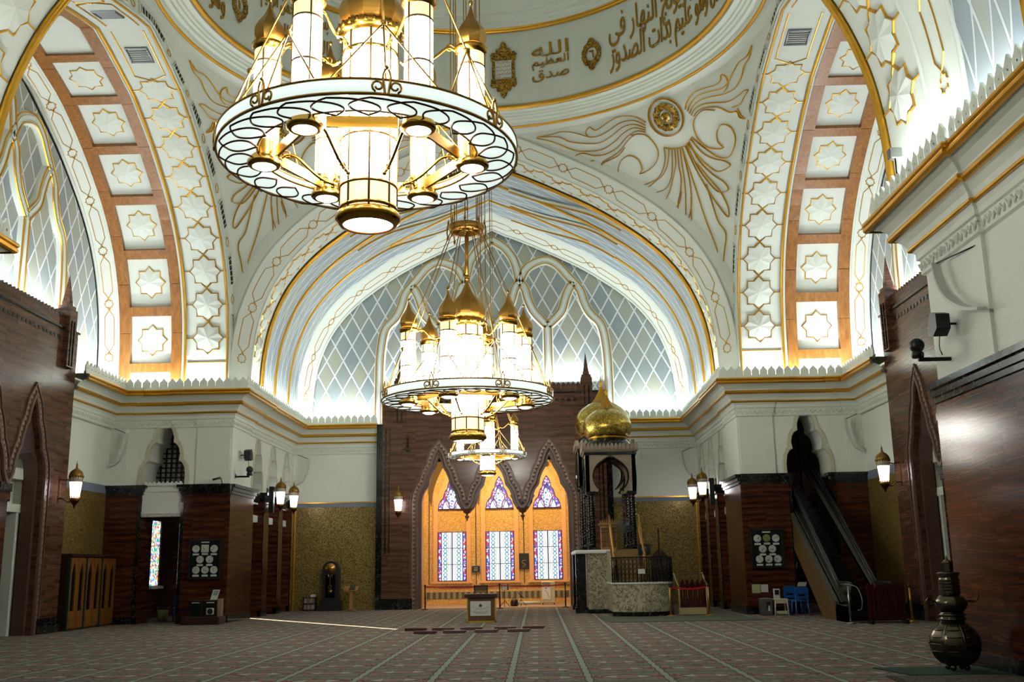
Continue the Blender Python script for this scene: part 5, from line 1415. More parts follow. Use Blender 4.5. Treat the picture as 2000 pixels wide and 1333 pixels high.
mb = MB(); RL = [(4.12, 34.3)]+FT+[(6.08, 34.9), (6.08, 36.1)]
L = [Vector((x, y, 0)) for x, y in RL]
for z in (1.08, 1.84): mb.tube([(p.x, p.y, z-(.35 if False else 0)) for p in L], .02, 6)
d = 0
for a, b in zip(L, L[1:]):
    ln = (b-a).length; u = (b-a)/ln; k = max(1, round(ln/.13))
    for i in range(k):
        p = a+u*(ln*i/k); q = a+u*(ln*(i+1)/k)
        for m in range(5):
            z0 = 1.1+.15*m; mb.tube([(p.x, p.y, z0), (q.x, q.y, z0+.15)], .007, 4); mb.tube([(p.x, p.y, z0+.15), (q.x, q.y, z0)], .007, 4)
    mb.tube([(a.x, a.y, 1.05), (a.x, a.y, 1.86)], .018, 6)
part('wrought_railing', mb, BLACKM, t)
# reading desk on the platform
t = thing('reading_desk', 'carved gilt-wood desk on the pulpit platform under the front dome', 'desk', (4.22, 37.0, 2.13))
mb = MB(); mb.bevbox((3.96, 36.75, 2.13), (4.50, 37.2, 2.98), .02); part('body', mb, WOODLT, t)
mb = MB()
for i in range(9): mb.tube([(4.0+.056*i, 36.73, 2.22), (4.0+.056*i, 36.73, 2.9)], .012, 5)
for z in (2.4, 2.72, 2.86): mb.box((3.95, 36.71, z), (4.51, 36.75, z+.03))
part('baluster_front', mb, WOODMID, t)
mb = MB(); mb.bevbox((3.9, 36.68, 2.98), (4.56, 37.25, 3.06), .02); 
for i in range(9): x = 3.95+.07*i; mb.lathe([(.001, 3.05), (.03, 3.08), (.02, 3.13), (.001, 3.16+.1*(1-abs(i-4)/4))], (x, 36.72, 0), 6)
part('top', mb, WOODLT, t)
mb = MB(); mb.tube([(4.08, 36.9, 3.06), (4.08, 36.86, 3.32)], .01, 5); mb.lathe([(.001, 3.30), (.02, 3.32), (.001, 3.38)], (4.08, 36.86, 0), 6); part('microphone', mb, BLACKM, t)
t = thing('pedestal_fan', 'round grey fan standing on the pulpit platform beside the desk', 'fan', (4.82, 37.3, 2.13))
mb = MB()
for r in (.08, .14, .2, .26): mb.tube([(4.82+r*cos(a), 37.2, 2.98+r*sin(a)) for a in [2*pi*i/24 for i in range(24)]], .008, 4, True)
for i in range(12): a = 2*pi*i/12; mb.tube([(4.82, 37.18, 2.98), (4.82+.26*cos(a), 37.22, 2.98+.26*sin(a))], .005, 4)
part('guard', mb, GREY, t)
mb = MB()
for i in range(3):
    a = 2*pi*i/3; mb.add([(4.82, 37.24, 2.98), (4.82+.23*cos(a), 37.22, 2.98+.23*sin(a)), (4.82+.24*cos(a+.7), 37.27, 2.98+.24*sin(a+.7))], [(0,1,2)])
mb.lathe([(.05, -.03), (.05, .12)], (4.82, 37.25, 2.98), 12, 'y'); part('blades', mb, GREY, t)
mb = MB(); mb.tube([(4.82, 37.3, 2.13), (4.82, 37.3, 2.95)], .02, 6); mb.lathe([(.18, 2.13), (.18, 2.16), (.03, 2.19)], (4.82, 37.3, 0), 16); part('stand', mb, BLACKM, t)
t = thing('monitor_speaker', 'black box loudspeaker on a thin stand at the pulpit stair landing', 'speaker', (5.3, 35.1, 1.05))
mb = MB(); mb.bevbox((5.08, 34.98, 1.92), (5.48, 35.28, 2.28), .02); part('cabinet', mb, BLACK, t)
mb = MB(); mb.lathe([(.1, 0), (.1, -.01), (.02, .0)], (5.28, 34.97, 2.1), 16, 'y'); part('cone', mb, GREY, t)
mb = MB(); mb.tube([(5.24, 35.1, 1.05), (5.24, 35.1, 1.95)], .02, 6); mb.tube([(5.34, 35.1, 1.05), (5.34, 35.1, 1.95)], .02, 6); mb.bevbox((5.12, 34.95, 1.05), (5.46, 35.25, 1.08), .01); part('stand', mb, BLACKM, t)
t = thing('notice_card', 'small white card clipped to the pulpit railing', 'card', (5.0, 33.6, 1.4)); mb = MB(); mb.box((4.9, 33.56, 1.32), (5.12, 33.585, 1.47)); part('sheet', mb, PAPER, t)
# carved cabinet with staff
t = thing('staff_stand', 'dark carved stand with a tall ceremonial staff behind the pulpit railing', 'stand', (5.95, 36.8, 0))
mb = MB(); mb.bevbox((5.7, 36.55, 0), (6.22, 37.0, 1.75), .02); mb.bevbox((5.64, 36.5, 1.75), (6.28, 37.05, 1.82), .02); part('cabinet', mb, WOODDK, t)
mb = MB(); fr = frame((5.96, 36.52, 0), (1,0,0), (0,-1,0))
for e in (-1, 1): mb.plate(fr, [(e*.30, 1.82), (e*.26, 1.9), (e*.14, 2.02), (e*.06, 2.1), (e*.03, 2.04), (e*.02, 1.82)][::e], [], -.08, 0)
part('swan_neck_crest', mb, WOODDK, t)
mb = MB()
for i in range(5):
    for j in range(8): mb.lathe([(.001, -.005), (.022, 0), (.001, .02)], (5.78+.09*i+.045*(j % 2), 36.545, .95+.095*j), 6, 'y')
part('pierced_inlay', mb, BEIGESTONE, t)
mb = MB(); mb.tube([(5.96, 36.7, 1.8), (5.96, 36.7, 2.72)], .03, 8); mb.lathe([(.001, 2.7), (.05, 2.74), (.02, 2.79), (.045, 2.83), (.001, 2.88)], (5.96, 36.7, 0), 10); part('staff', mb, WOODDK, t)
# dark red screen
t = thing('stair_screen', 'dark red carved wooden screen with pointed slats and cream side rails', 'screen', (6.68, 34.2, 0))
mb = MB(); fr = frame((6.68, 34.1, 0), (1,0,0), (0,-1,0))
for i in range(5):
    c = -.32+.16*i; mb.plate(fr, [(c-.07, .25), (c+.07, .25), (c+.07, .95), (c+.05, 1.05), (c, 1.13), (c-.05, 1.05), (c-.07, .95)], [[(c-.025, .5), (c+.025, .5), (c+.025, .8), (c, .86), (c-.025, .8)]], -.04, 0)
part('carved_slats', mb, DARKRED, t)
mb = MB(); mb.fbox(fr, -.44, .44, .24, .36, -.06, .02); part('lower_rail', mb, DARKRED, t); mb = MB(); mb.fbox(fr, -.44, .44, .88, .93, -.06, .02)
for q in (-.42, -.05, .2, .42): mb.tube([fr(q, .9, 0), fr(q, 1.28, 0)], .01, 5)
mb.tube([fr(-.42, 1.28, 0), fr(.42, 1.28, 0)], .012, 5)
part('top_rail', mb, DARKRED, t)
CREAMW = plain('cream_painted_wood', rgb(176,160,112), .4)
mb = MB(); mb.fbox(fr, -.46, .40, .02, .22, -.3, .04); part('cream_plinth', mb, CREAMW, t)
for e in (-1, 1): mb = MB(); mb.tube(smooth_pts([fr(e*.46-.12, 1.32, -.1), fr(e*.46-.04, 1.05, -.05), fr(e*.46+.02, .9, 0)], 3), .03, 6); mb.tube([fr(e*.44, .9, 0), fr(e*.44, .1, .02)], .022, 6); part('cream_rail', mb, CREAMW, t)

# ---- rope stanchions
def stanchion(label, x, y, m, h=.95):
    t = thing('stanchion', label, 'stanchion', (x, y, 0)); mb = MB(); mb.lathe([(.15, 0), (.15, .02), (.05, .045), (.03, .06)], (x, y, 0), 20, caps=True); part('base', mb, m, t)
    mb = MB(); mb.tube([(x, y, .04), (x, y, h)], .03, 10); part('post', mb, m, t)
    mb = MB(); mb.lathe([(.03, h-.06), (.045, h-.05), (.045, h), (.02, h+.02), (.001, h+.02)], (x, y, 0), 12); part('belt_head', mb, BLACK, t)
def belt(name, label, a, b):
    mb = MB(); n = 12; P = []
    for i in range(n+1):
        k = i/n; z = .89-.06*4*k*(1-k); P.append((a[0]+(b[0]-a[0])*k, a[1]+(b[1]-a[1])*k, z))
    vs = []
    for p in P: vs += [(p[0], p[1], p[2]-.025), (p[0], p[1], p[2]+.025), (p[0], p[1]+.006, p[2]+.025), (p[0], p[1]+.006, p[2]-.025)]
    mb.add(vs, [(i*4+j, i*4+(j+1) % 4, i*4+4+(j+1) % 4, i*4+4+j) for i in range(n) for j in range(4)]); o = link(name, mb, REDBELT); tag(o, label, 'belt')
stanchion('dark stanchion at the left jamb of the mihrab opening', -2.78, 41.75, DKBRONZE); stanchion('dark stanchion half hidden behind the lectern', .18, 41.8, DKBRONZE); stanchion('dark stanchion at the right jamb of the mihrab opening', 2.78, 41.85, DKBRONZE)
stanchion('brass stanchion in front of the dark red carved screen', 5.85, 33.35, BRASS_B); stanchion('brass stanchion at the right end of the short red belt', 7.08, 33.5, BRASS_B); stanchion('lone brass stanchion by the right marble portal', 11.6, 28.35, BRASS_B)
belt('barrier_belt', 'red belt across the left half of the mihrab opening', (-2.73, 41.75), (.13, 41.8)); belt('barrier_belt', 'red belt across the right half of the mihrab opening', (.23, 41.8), (2.73, 41.85)); belt('barrier_belt', 'short red belt in front of the dark red carved screen', (5.9, 33.35), (7.03, 33.5))

# ---- lectern
t = thing('lectern', 'brown wooden lectern with a white crest sign standing before the mihrab', 'lectern', (0, 31.6, 0))
mb = MB(); mb.box((-.40, 31.42, .03), (.40, 31.85, .72)); part('body', mb, WOODMID, t)
YELT = plain('yellow_trim', rgb(168,140,40), .4); mb = MB()
for a, b in (((-.43, 31.38, 0), (.43, 31.86, .05)), ((-.43, 31.38, 0), (-.395, 31.44, .74)), ((.395, 31.38, 0), (.43, 31.44, .74))): mb.box(a, b)
part('yellow_trim', mb, YELT, t)
mb = MB(); mb.bevbox((-.50, 31.34, .72), (.47, 31.92, .83), .015); part('top', mb, WOODDK, t)
mb = MB(); mb.box((-.33, 31.40, .20), (.28, 31.42, .62)); sg = part('crest_sign', mb, PAPER, t)
mb = MB(); x0, z0 = -.025, .46
mb.plate(frame((x0, 31.395, z0), (1,0,0), (0,-1,0)), [(-.03,0),(.03,0),(.06,.06),(.03,.045),(.015,.07),(0,.10),(-.015,.07),(-.03,.045),(-.06,.06)], [], 0, .004); sub('crown_emblem', mb, plain('crown_maroon', rgb(80,20,30), .5), t, sg)
def flat_text(s, x, z, w_, h_, y, arc=0, raw=False):
    V, F = text_mb(s if raw else shape_ar(s), 1, 0, .01); x_0 = min(v[0] for v in V); x_1 = max(v[0] for v in V); y_0 = min(v[1] for v in V); y_1 = max(v[1] for v in V); mb = MB(); P = []
    for v in V:
        k = (v[0]-x_0)/(x_1-x_0)-.5; P.append((x+k*w_, y, z+(v[1]-y_0)/(y_1-y_0)*h_+arc*4*k*k))
    mb.add(P, F); return mb
sub('arabic_lettering', flat_text('كمنترين حال احوال اكام', -.025, .36, .50, .07, 31.394, .07), GOLD_P, t, sg)
sub('caption', flat_text('KEMENTERIAN HAL EHWAL UGAMA', -.025, .295, .44, .024, 31.394, 0, True), BLACK, t, sg); sub('caption', flat_text('NEGARA BRUNEI DARUSSALAM', -.025, .26, .30, .02, 31.394, 0, True), BLACK, t, sg)
t = thing('chair', 'dark wooden chair back showing above the lectern top', 'chair', (-.08, 32.7, 0)); mb = MB()
for x in (-.29, .11):
    mb.box((x-.02, 32.48, 0), (x+.02, 32.52, .45)); mb.box((x-.02, 32.88, 0), (x+.02, 32.92, 1.05))
mb.box((-.31, 32.88, 1.0), (.13, 32.93, 1.06)); mb.box((-.31, 32.885, .84), (.13, 32.92, .87)); part('frame', mb, WOODDK, t)
mb = MB(); mb.bevbox((-.31, 32.46, .43), (.13, 32.92, .48), .01); part('seat', mb, WOODDK, t); mb = MB(); mb.box((-.27, 32.89, .88), (.09, 32.91, .99)); part('backrest', mb, plain('olive_fabric', rgb(92,78,40), .8), t)

# ---- nine low book rests on the carpet
RW = wood('reddish_wood', rgb(58,26,20), rgb(88,46,34), .35, (8, 1, 1))
def rest(label, xa, y):
    t = thing('folded_book_rest', label, 'book rest', (xa, y, 0), random.uniform(-.03, .03), 'folded book rests lying on the carpet')
    mb = MB(); mb.bevbox((-.28, -.13, .0), (.28, .11, .035), .008); link('lower_leaf', mb, RW, t)
    mb = MB(); mb.bevbox((-.28, -.12, .036), (.28, .10, .068), .008); mb.tube([(.27, -.11, .05), (.31, -.11, .05)], .02, 6); link('upper_leaf', mb, RW, t)
back = [(-1.55, 27.95), (-.83, 27.95), (-.09, 27.95), (.80, 28.0), (1.54, 28.1)]; front = [(-1.16, 26.6), (-.43, 26.7), (.36, 26.8), (1.18, 26.85)]
for i, (x, y) in enumerate(back): rest(['leftmost folded book rest of the rear row', 'second folded book rest from the left in the rear row', 'middle folded book rest of the rear row, just before the lectern', 'second folded book rest from the right in the rear row', 'rightmost folded book rest of the rear row'][i], x, y)
for i, (x, y) in enumerate(front): rest(['leftmost folded book rest of the front row', 'second folded book rest from the left in the front row', 'third folded book rest from the left in the front row', 'rightmost folded book rest of the front row'][i], x, y)

# ---- longcase clock, book shelf, book stand on the left
t = thing('longcase_clock', 'black round-topped longcase clock with brass dial against the gold mosaic', 'clock', (-6.67, 42.45, 0))
fr = frame((-6.67, 42.25, 0), (1,0,0), (0,-1,0)); A = [(-.33, .36)]+[(.33*cos(pi-pi*i/16)*1, 1.62+.33*sin(pi*i/16)) for i in range(17)]+[(.33, .36)]
mb = MB(); mb.plate(fr, A[::-1], [], -.4, 0); mb.fbox(fr, -.42, .42, 0, .38, -.45, .05); part('case', mb, BLACK, t)
mb = MB(); mb.lathe([(.001, 0), (.21, 0), (.21, -.02), (.001, -.02)], (-6.67, 42.24, 1.66), 28, 'y'); dl = part('dial', mb, BRASS_B, t)
mb = MB(); mb.box((-6.675, 42.215, 1.66), (-6.665, 42.222, 1.82)); mb.box((-6.67, 42.215, 1.655), (-6.56, 42.222, 1.665)); sub('clock_hands', mb, BLACK, t, dl)
mb = MB(); mb.fbox(fr, -.20, .20, .5, 1.40, 0, .006); part('glass_door', mb, plain('black_glass', rgb(8,8,10), .05), t)
mb = MB(); mb.tube([(-6.67, 42.22, 1.4), (-6.67, 42.22, .85)], .008, 5); mb.lathe([(.001, -.01), (.10, 0), (.001, .01)], (-6.65, 42.21, .75), 20, 'y'); mb.tube([(-6.67+.07*cos(a), 42.215, .93+.07*sin(a)) for a in [2*pi*i/16 for i in range(16)]], .012, 5, True); part('pendulum', mb, BRASS, t)
for e in (-.07, .07): mb = MB(); mb.tube([(-6.67+e, 42.21, 1.43), (-6.67+e, 42.21, 1.28)], .018, 6); part('weight', mb, STEEL, t)
t = thing('book_shelf', 'small dark two-shelf book rack on the floor beside the longcase clock', 'shelf', (-7.52, 42.5, 0)); mb = MB()
for x in (-7.77, -7.29): mb.box((x, 42.3, 0), (x+.03, 42.6, .56))
for z in (.04, .28, .52): mb.box((-7.77, 42.3, z), (-7.26, 42.6, z+.025))
part('frame', mb, WOODDK, t)
bk = [plain('book_a', rgb(150,146,136), .6), plain('book_b', rgb(96,94,92), .6), plain('book_c', rgb(120,104,84), .6)]
for r_ in range(2):
    for i in range(8):
        mb = MB(); x = -7.725+.052*i; h_ = .17+.03*random.random(); mb.bevbox((x, 42.33, .066+.24*r_), (x+.045, 42.52, .066+.24*r_+h_), .004); o = link('book', mb, random.choice(bk)); tag(o, ('thin book upright on the %s shelf of the small dark rack' % ('lower' if r_ == 0 else 'upper')), 'book', 'books on the %s shelf of the small rack' % ('lower' if r_ == 0 else 'upper'))
mb = MB(); mb.bevbox((-7.48, 42.34, .546), (-7.30, 42.55, .64), .01); o = link('book', mb, PAPER); tag(o, 'thick white book lying on top of the small dark rack', 'book')
t = thing('book_stand', 'light wooden pedestal stand with sloping top by the mosaic wall', 'stand', (-5.72, 41.7, 0))
mb = MB(); mb.bevbox((-5.78, 41.64, .08), (-5.66, 41.76, .82), .01); part('post', mb, WOODLT, t)
mb = MB(); mb.bevbox((-5.95, 41.6, 0), (-5.5, 41.8, .04), .01); mb.bevbox((-5.8, 41.5, .03), (-5.64, 41.9, .08), .01); part('foot', mb, WOODLT, t)
mb = MB(); mb.add([(-6.0, 41.55, .80), (-5.44, 41.55, .80), (-5.44, 41.85, .97), (-6.0, 41.85, .97), (-6.0, 41.55, .77), (-5.44, 41.55, .77), (-5.44, 41.85, .94), (-6.0, 41.85, .94)], [(0,1,2,3),(7,6,5,4),(0,4,5,1),(1,5,6,2),(2,6,7,3),(3,7,4,0)]); part('sloping_top', mb, WOODLT, t)
mb = MB(); mb.add([(-5.78, 41.57, .85), (-5.56, 41.57, .85), (-5.56, 41.83, .995), (-5.78, 41.83, .995), (-5.78, 41.57, .815), (-5.56, 41.57, .815), (-5.56, 41.83, .962), (-5.78, 41.83, .962)], [(0,1,2,3),(7,6,5,4),(0,4,5,1),(1,5,6,2),(2,6,7,3),(3,7,4,0)]); o = link('book', mb, plain('dark_green_cover', rgb(50,54,36), .5)); tag(o, 'dark green book lying on the light wooden stand', 'book')

# ---- world clock boards
def clock_board(label, xc, zc, w_, h_, square):
    y = 33.72; t = thing('clock_board', label, 'clock board', (xc, y, zc))
    mb = MB(); mb.bevbox((xc-w_/2, y-.04, zc-h_/2), (xc+w_/2, y+.08, zc+h_/2), .01); part('board', mb, GREENBOARD, t)
    mb = MB()
    for a, b in (((xc-w_/2-.03, zc-h_/2-.03), (xc-w_/2+.03, zc+h_/2+.03)), ((xc+w_/2-.03, zc-h_/2-.03), (xc+w_/2+.03, zc+h_/2+.03)), ((xc-w_/2, zc-h_/2-.03), (xc+w_/2, zc-h_/2+.03)), ((xc-w_/2, zc+h_/2-.03), (xc+w_/2, zc+h_/2+.03))): mb.box((a[0], y-.06, a[1]), (b[0], y+.08, b[1]))
    part('frame', mb, BLACK, t)
    mb = MB(); mb.box((xc-.13, y-.05, zc+h_/2-.1), (xc+.13, y-.035, zc+h_/2-.06)); part('title_plate', mb, PAPER, t)
    rows = [(.20, (-.33, 0, .33)), (-.02 if False else .22, ()), ]
    pos = [(-.31, .33), (0, .34), (.31, .33), (-.155, -.02), (.17, -.02), (-.28, -.36), (.03, -.36), (.33, -.36)]
    for i, (u, v) in enumerate(pos):
        u *= w_/1.05; v *= h_/1.25; x, z = xc+u, zc+v; mb = MB()
        if square and i == 1: mb.bevbox((x-.12, y-.07, z-.12), (x+.12, y-.04, z+.12), .01)
        else: mb.lathe([(.001, -.03), (.10, -.03), (.115, -.035), (.12, -.02), (.12, 0)], (x, y-.035, z), 24, 'y')
        f = part('clock_face', mb, plain('green_dial', rgb(130,140,80), .4) if (not square and i == 1) else PAPER, t)
        mb = MB(); a = random.uniform(0, 6.28); b = random.uniform(0, 6.28)
        for an, l in ((a, .06), (b, .09)): mb.tube([(x, y-.078, z), (x+l*cos(an), y-.078, z+l*sin(an))], .006, 4)
        for q in range(12): an = q*pi/6; mb.tube([(x+.085*cos(an), y-.072, z+.085*sin(an)), (x+.10*cos(an), y-.072, z+.10*sin(an))], .004, 4)
        sub('clock_hands', mb, BLACK, t, f)
        mb = MB(); mb.box((x-.10, y-.055, z-.205), (x+.10, y-.035, z-.145)); part('name_plate', mb, PAPER, t)
clock_board('framed green board of eight small clocks on the left marble pillar', -9.08, 2.02, 1.0, 1.22, True)
clock_board('framed green board of eight small clocks on the right marble pillar', 9.07, 2.05, 1.0, 1.18, False)

# ---- glass-fronted boxes on a plinth, left pillar
t = thing('plinth', 'low red-brown wooden plinth at the foot of the left marble pillar', 'plinth', (-8.8, 33.1, 0)); mb = MB(); mb.bevbox((-9.45, 32.75, 0), (-8.25, 33.5, .24), .01); part('box', mb, WOODDK, t)
for i, (x, lb) in enumerate(((-9.05, 'left dark glass-fronted box on the low plinth'), (-8.58, 'right dark box with a round dial on the low plinth'))):
    t = thing('display_box', lb, 'box', (x, 33.1, .24)); mb = MB(); mb.bevbox((x-.21, 32.92, .24), (x+.21, 33.3, .74), .01); part('case', mb, GREY if False else WOODDK, t)
    mb = MB(); mb.box((x-.18, 32.9, .27), (x+.18, 32.925, .71)); part('glass_front', mb, GREENBOARD, t)
    mb = MB(); mb.box((x-.12, 32.89, .65), (x+.12, 32.9, .68)); part('label_strip', mb, PAPER, t)
    if i: mb = MB(); mb.box((x-.12, 32.89, .30), (x+.12, 32.9, .5)); part('dial_card', mb, PAPER, t); mb = MB(); mb.lathe([(.06, 0), (.09, 0), (.09, -.01), (.06, -.01)], (x, 32.885, .4), 20, 'y'); part('dial_ring', mb, BLACK, t)
t = thing('cardboard_box', 'small grey-brown box beside the dark boxes on the low plinth', 'box', (-8.31, 33.1, .24)); mb = MB(); mb.bevbox((-8.36, 32.9, .24), (-8.26, 33.2, .78), .005); part('carton', mb, BEIGESTONE, t)
t = thing('poster', 'white poster with green print leaning above the dark boxes', 'poster', (-8.5, 33.2, .74)); mb = MB(); mb.add([(-8.66, 33.1, .745), (-8.44, 33.1, .745), (-8.40, 33.25, 1.05), (-8.62, 33.25, 1.05), (-8.66, 33.11, .745), (-8.44, 33.11, .745), (-8.40, 33.26, 1.05), (-8.62, 33.26, 1.05)], [(0,1,2,3),(7,6,5,4),(0,4,5,1),(1,5,6,2),(2,6,7,3),(3,7,4,0)]); part('sheet', mb, PAPER, t)
mb = MB()
for z, wd in ((1.0, .07), (.95, .08), (.9, .07)):
    k = (z-.745)/.305; mb.box((-8.55+.04*k-wd, 33.095+.15*k-.004, z-.012), (-8.55+.04*k+wd, 33.095+.15*k-.002, z+.012))
part('green_print', mb, plain('green_ink', rgb(40,90,60), .6), t)

# ---- right pillar: metal box, stool, papers, chairs
t = thing('metal_box', 'grey metal collection box on the floor by the right marble pillar', 'box', (8.85, 33.1, 0)); mb = MB(); mb.bevbox((8.60, 32.9, 0), (8.94, 33.3, .52), .015); part('body', mb, GREY, t); mb = MB(); mb.box((8.76, 32.885, .22), (8.88, 32.9, .42)); part('lock_plate', mb, BLACK, t); mb = MB(); mb.box((8.8, 32.88, .14), (8.86, 32.888, .3)); part('sticker', mb, PAPER, t)
t = thing('stool', 'cream plastic stool between the metal box and the blue chairs', 'stool', (9.2, 33.0, 0)); mb = MB(); mb.bevbox((8.98, 32.8, .46), (9.42, 33.2, .50), .015); part('seat', mb, CREAMPL, t)
for ex in (-1, 1):
    for ey in (-1, 1): mb = MB(); mb.tube([(9.2+ex*.18, 33.0+ey*.17, .46), (9.2+ex*.21, 33.0+ey*.19, 0)], .026, 6); part('leg', mb, CREAMPL, t)
mb = MB(); mb.box((9.0, 32.82, .36), (9.4, 32.85, .46)); mb.box((9.02, 32.84, .05), (9.38, 32.86, .14)); part('apron', mb, CREAMPL, t)
t = thing('table_clock', 'small white framed table clock standing on the cream stool', 'clock', (9.12, 33.05, .5)); mb = MB(); mb.bevbox((9.03, 33.0, .5), (9.22, 33.08, .80), .008); part('frame', mb, PAPER, t); mb = MB(); mb.box((9.06, 32.99, .62), (9.19, 33.0, .76)); part('dial', mb, BLACK, t)
for lb, x0, x1, z0, z1, m in (('pale yellow-green notice on the right marble pillar', 8.52, 8.78, .66, .93, plain('yellow_paper', rgb(170,174,120), .7)), ('white notice beside the yellow-green one on the right pillar', 8.80, 9.03, .68, .92, PAPER)):
    t = thing('notice', lb, 'notice', ((x0+x1)/2, 33.78, z0)); mb = MB(); mb.box((x0, 33.765, z0), (x1, 33.78, z1)); part('sheet', mb, m, t)
def plastic_chair(label, x, y, rz):
    t = thing('plastic_chair', label, 'chair', (x, y, 0), rz, 'blue plastic chairs')
    mb = MB(); mb.bevbox((-.21, -.2, .42), (.21, .2, .455), .015); link('seat', mb, BLUEPL, t)
    mb = MB(); fr = frame((0, .2, 0), (1,0,0), (0,-1,0)); L = [(-.2, .5), (.2, .5), (.215, .8), (.17, .86), (-.17, .86), (-.215, .8)]; mb.plate(fr, L, [[(-.12, .58), (.12, .58), (.12, .64), (-.12, .64)]], -.02, .01); mb.box((-.2, .17, .44), (-.16, .21, .55)); mb.box((.16, .17, .44), (.2, .21, .55)); link('backrest', mb, BLUEPL, t)
    for ex in (-1, 1):
        for ey in (-1, 1): mb = MB(); mb.tube([(ex*.18, ey*.17, .43), (ex*.215, ey*.21, 0)], [.028, .02], 6); link('leg', mb, BLUEPL, t)
    return t
plastic_chair('front blue plastic chair with its back to the hall by the escalator', 9.72, 32.6, pi+.1)
plastic_chair('rear blue plastic chair facing the hall beside the cream stool', 9.7, 33.42, .15)
plastic_chair('blue plastic chair inside the left passage behind the pillar', -10.35, 35.3, .4)
t = thing('newspaper', 'folded white newspaper hung over the blue chair back', 'newspaper', (9.75, 32.38, .86)); mb = MB(); mb.add([(9.62, 32.36, .875), (9.88, 32.36, .875), (9.90, 32.30, 1.0), (9.64, 32.30, 1.0), (9.62, 32.42, .875), (9.88, 32.42, .875)], [(0,1,2,3),(3,2,5,4),(0,4,5,1)]); part('sheets', mb, PAPER, t)
t = thing('waste_bin', 'pale green waste bin with black liner in the left passage', 'bin', (-11.0, 35.5, 0)); mb = MB(); mb.lathe([(.15, 0), (.2, .42)], (-11.0, 35.5, 0), 16); part('tub', mb, plain('pale_green_plastic', rgb(120,126,96), .5), t); mb = MB(); mb.lathe([(.2, .40), (.215, .43), (.2, .46), (.14, .40)], (-11.0, 35.5, 0), 16, caps=False); part('liner', mb, BLACK, t)

# ---- bookcases on the left mosaic wall
for i, lb in enumerate(('nearest glazed wooden bookcase under the left gold mosaic', 'middle glazed wooden bookcase under the left gold mosaic', 'farthest glazed wooden bookcase under the left gold mosaic')):
    y0 = 30.3+1.12*i; y1 = y0+1.1; xa, xb = -12.45, -11.95; t = thing('bookcase', lb, 'bookcase', (-12.2, (y0+y1)/2, 0)); fr = frame((xb, y0, 0), (0,1,0), (1,0,0))
    mb = MB(); mb.box((xa, y0, 0), (xb-.05, y1, 2.1)); part('carcase', mb, WOODDK, t); mb = MB(); mb.bevbox((xa, y0-.01, 2.1), (xb+.06, y1+.01, 2.2), .02); part('cornice', mb, WOODDK, t)
    mb = MB(); mb.fbox(fr, 0, .05, 0, 2.1, -.05, .02); part('green_pilaster', mb, plain('teal_paint', rgb(14,50,48), .4), t)
    for j in range(2):
        u0 = .06+.52*j; u1 = u0+.5; c = (u0+u1)/2; mb = MB(); mb.plate(fr, [(u0, .06), (u1, .06), (u1, 2.08), (u0, 2.08)], [[(u0+.12, .55), (u1-.12, .55), (u1-.12, 1.6), (c+.08, 1.75), (c+.04, 1.9), (c, 1.98), (c-.04, 1.9), (c-.08, 1.75), (u0+.12, 1.6)]], -.04, 0); d = part('door', mb, WOODCAB, t)
        mb = MB(); mb.fbox(fr, u0+.1, u1-.1, .5, 2.0, -.045, -.03); sub('glass', mb, plain('dark_cabinet_glass', rgb(18,20,18), .06), t, d)
        mb = MB(); mb.fbox(fr, u0+.08, u1-.08, .14, .44, 0, .01); sub('lower_panel', mb, WOODCAB, t, d)

# ---- escalator
t = thing('escalator', 'dark escalator with wood-clad side rising through the right arched opening', 'escalator', (10.65, 30, 0))
def esz(y): return max(0, min(4.7, (y-29.6)*.62))
fr = frame((9.95, 0, 0), (0,1,0), (-1,0,0)); mb = MB()
mb.plate(fr, [(28.5, 0), (28.5, .42), (29.5, .45), (33.75, 3.05), (33.75, 2.0), (30.9, 0)], [], -.03, .0); part('wood_cladding', mb, wood('slatted_cladding', rgb(92,68,34), rgb(118,88,46), .4, (8, 12, .6)), t)
mb = MB()
for x in (9.98, 11.28): mb.box((x-.03, 28.5, 0), (x+.03, 29.6, .45)); mb.add([(x-.05, 29.5, .36), (x+.05, 29.5, .36), (x+.05, 36.5, 4.66), (x-.05, 36.5, 4.66), (x-.05, 29.5, .52), (x+.05, 29.5, .52), (x+.05, 36.5, 4.86), (x-.05, 36.5, 4.86)], [(0,3,2,1),(4,5,6,7),(0,1,5,4),(1,2,6,5),(2,3,7,6),(3,0,4,7)])
mb.add([(10.05, 29.4, .5), (10.22, 29.4, .5), (10.22, 36.5, 4.9), (10.05, 36.5, 4.9)], [(0,1,2,3)]); mb.add([(11.02, 29.0, .5), (11.2, 29.0, .5), (11.2, 36.5, 5.12), (11.02, 36.5, 5.12)], [(0,1,2,3)])
part('steel_skirt', mb, plain('satin_metal', rgb(118,118,108), .4, .7), t)
for x in (10.1, 11.15):
    P = [(x, 28.55, .75), (x, 28.45, .9), (x, 28.6, 1.02), (x, 29.5, 1.04), (x, 30.0, 1.28), (x, 35.0, 4.36+.3), (x, 36.2, 5.05+.15), (x, 36.9, 5.25)]
    g = MB(); Q = smooth_pts(P, 3); vs = []
    for p in Q: vs += [(p[0], p[1], p[2]), (p[0], p[1], max(.35, (p[1]-29.6)*.62+.45))]
    g.add(vs, [(2*i, 2*i+1, 2*i+3, 2*i+2) for i in range(len(Q)-1)]); part('balustrade_panel', g, plain('smoked_glass', rgb(14,14,15), .12), t)
    h = MB(); h.tube(Q, .045, 8); part('handrail', h, BLACK, t); h = MB(); h.tube([(p[0]-.04, p[1], p[2]-.06) for p in Q], .014, 5); part('handrail_guide', h, STEEL, t)
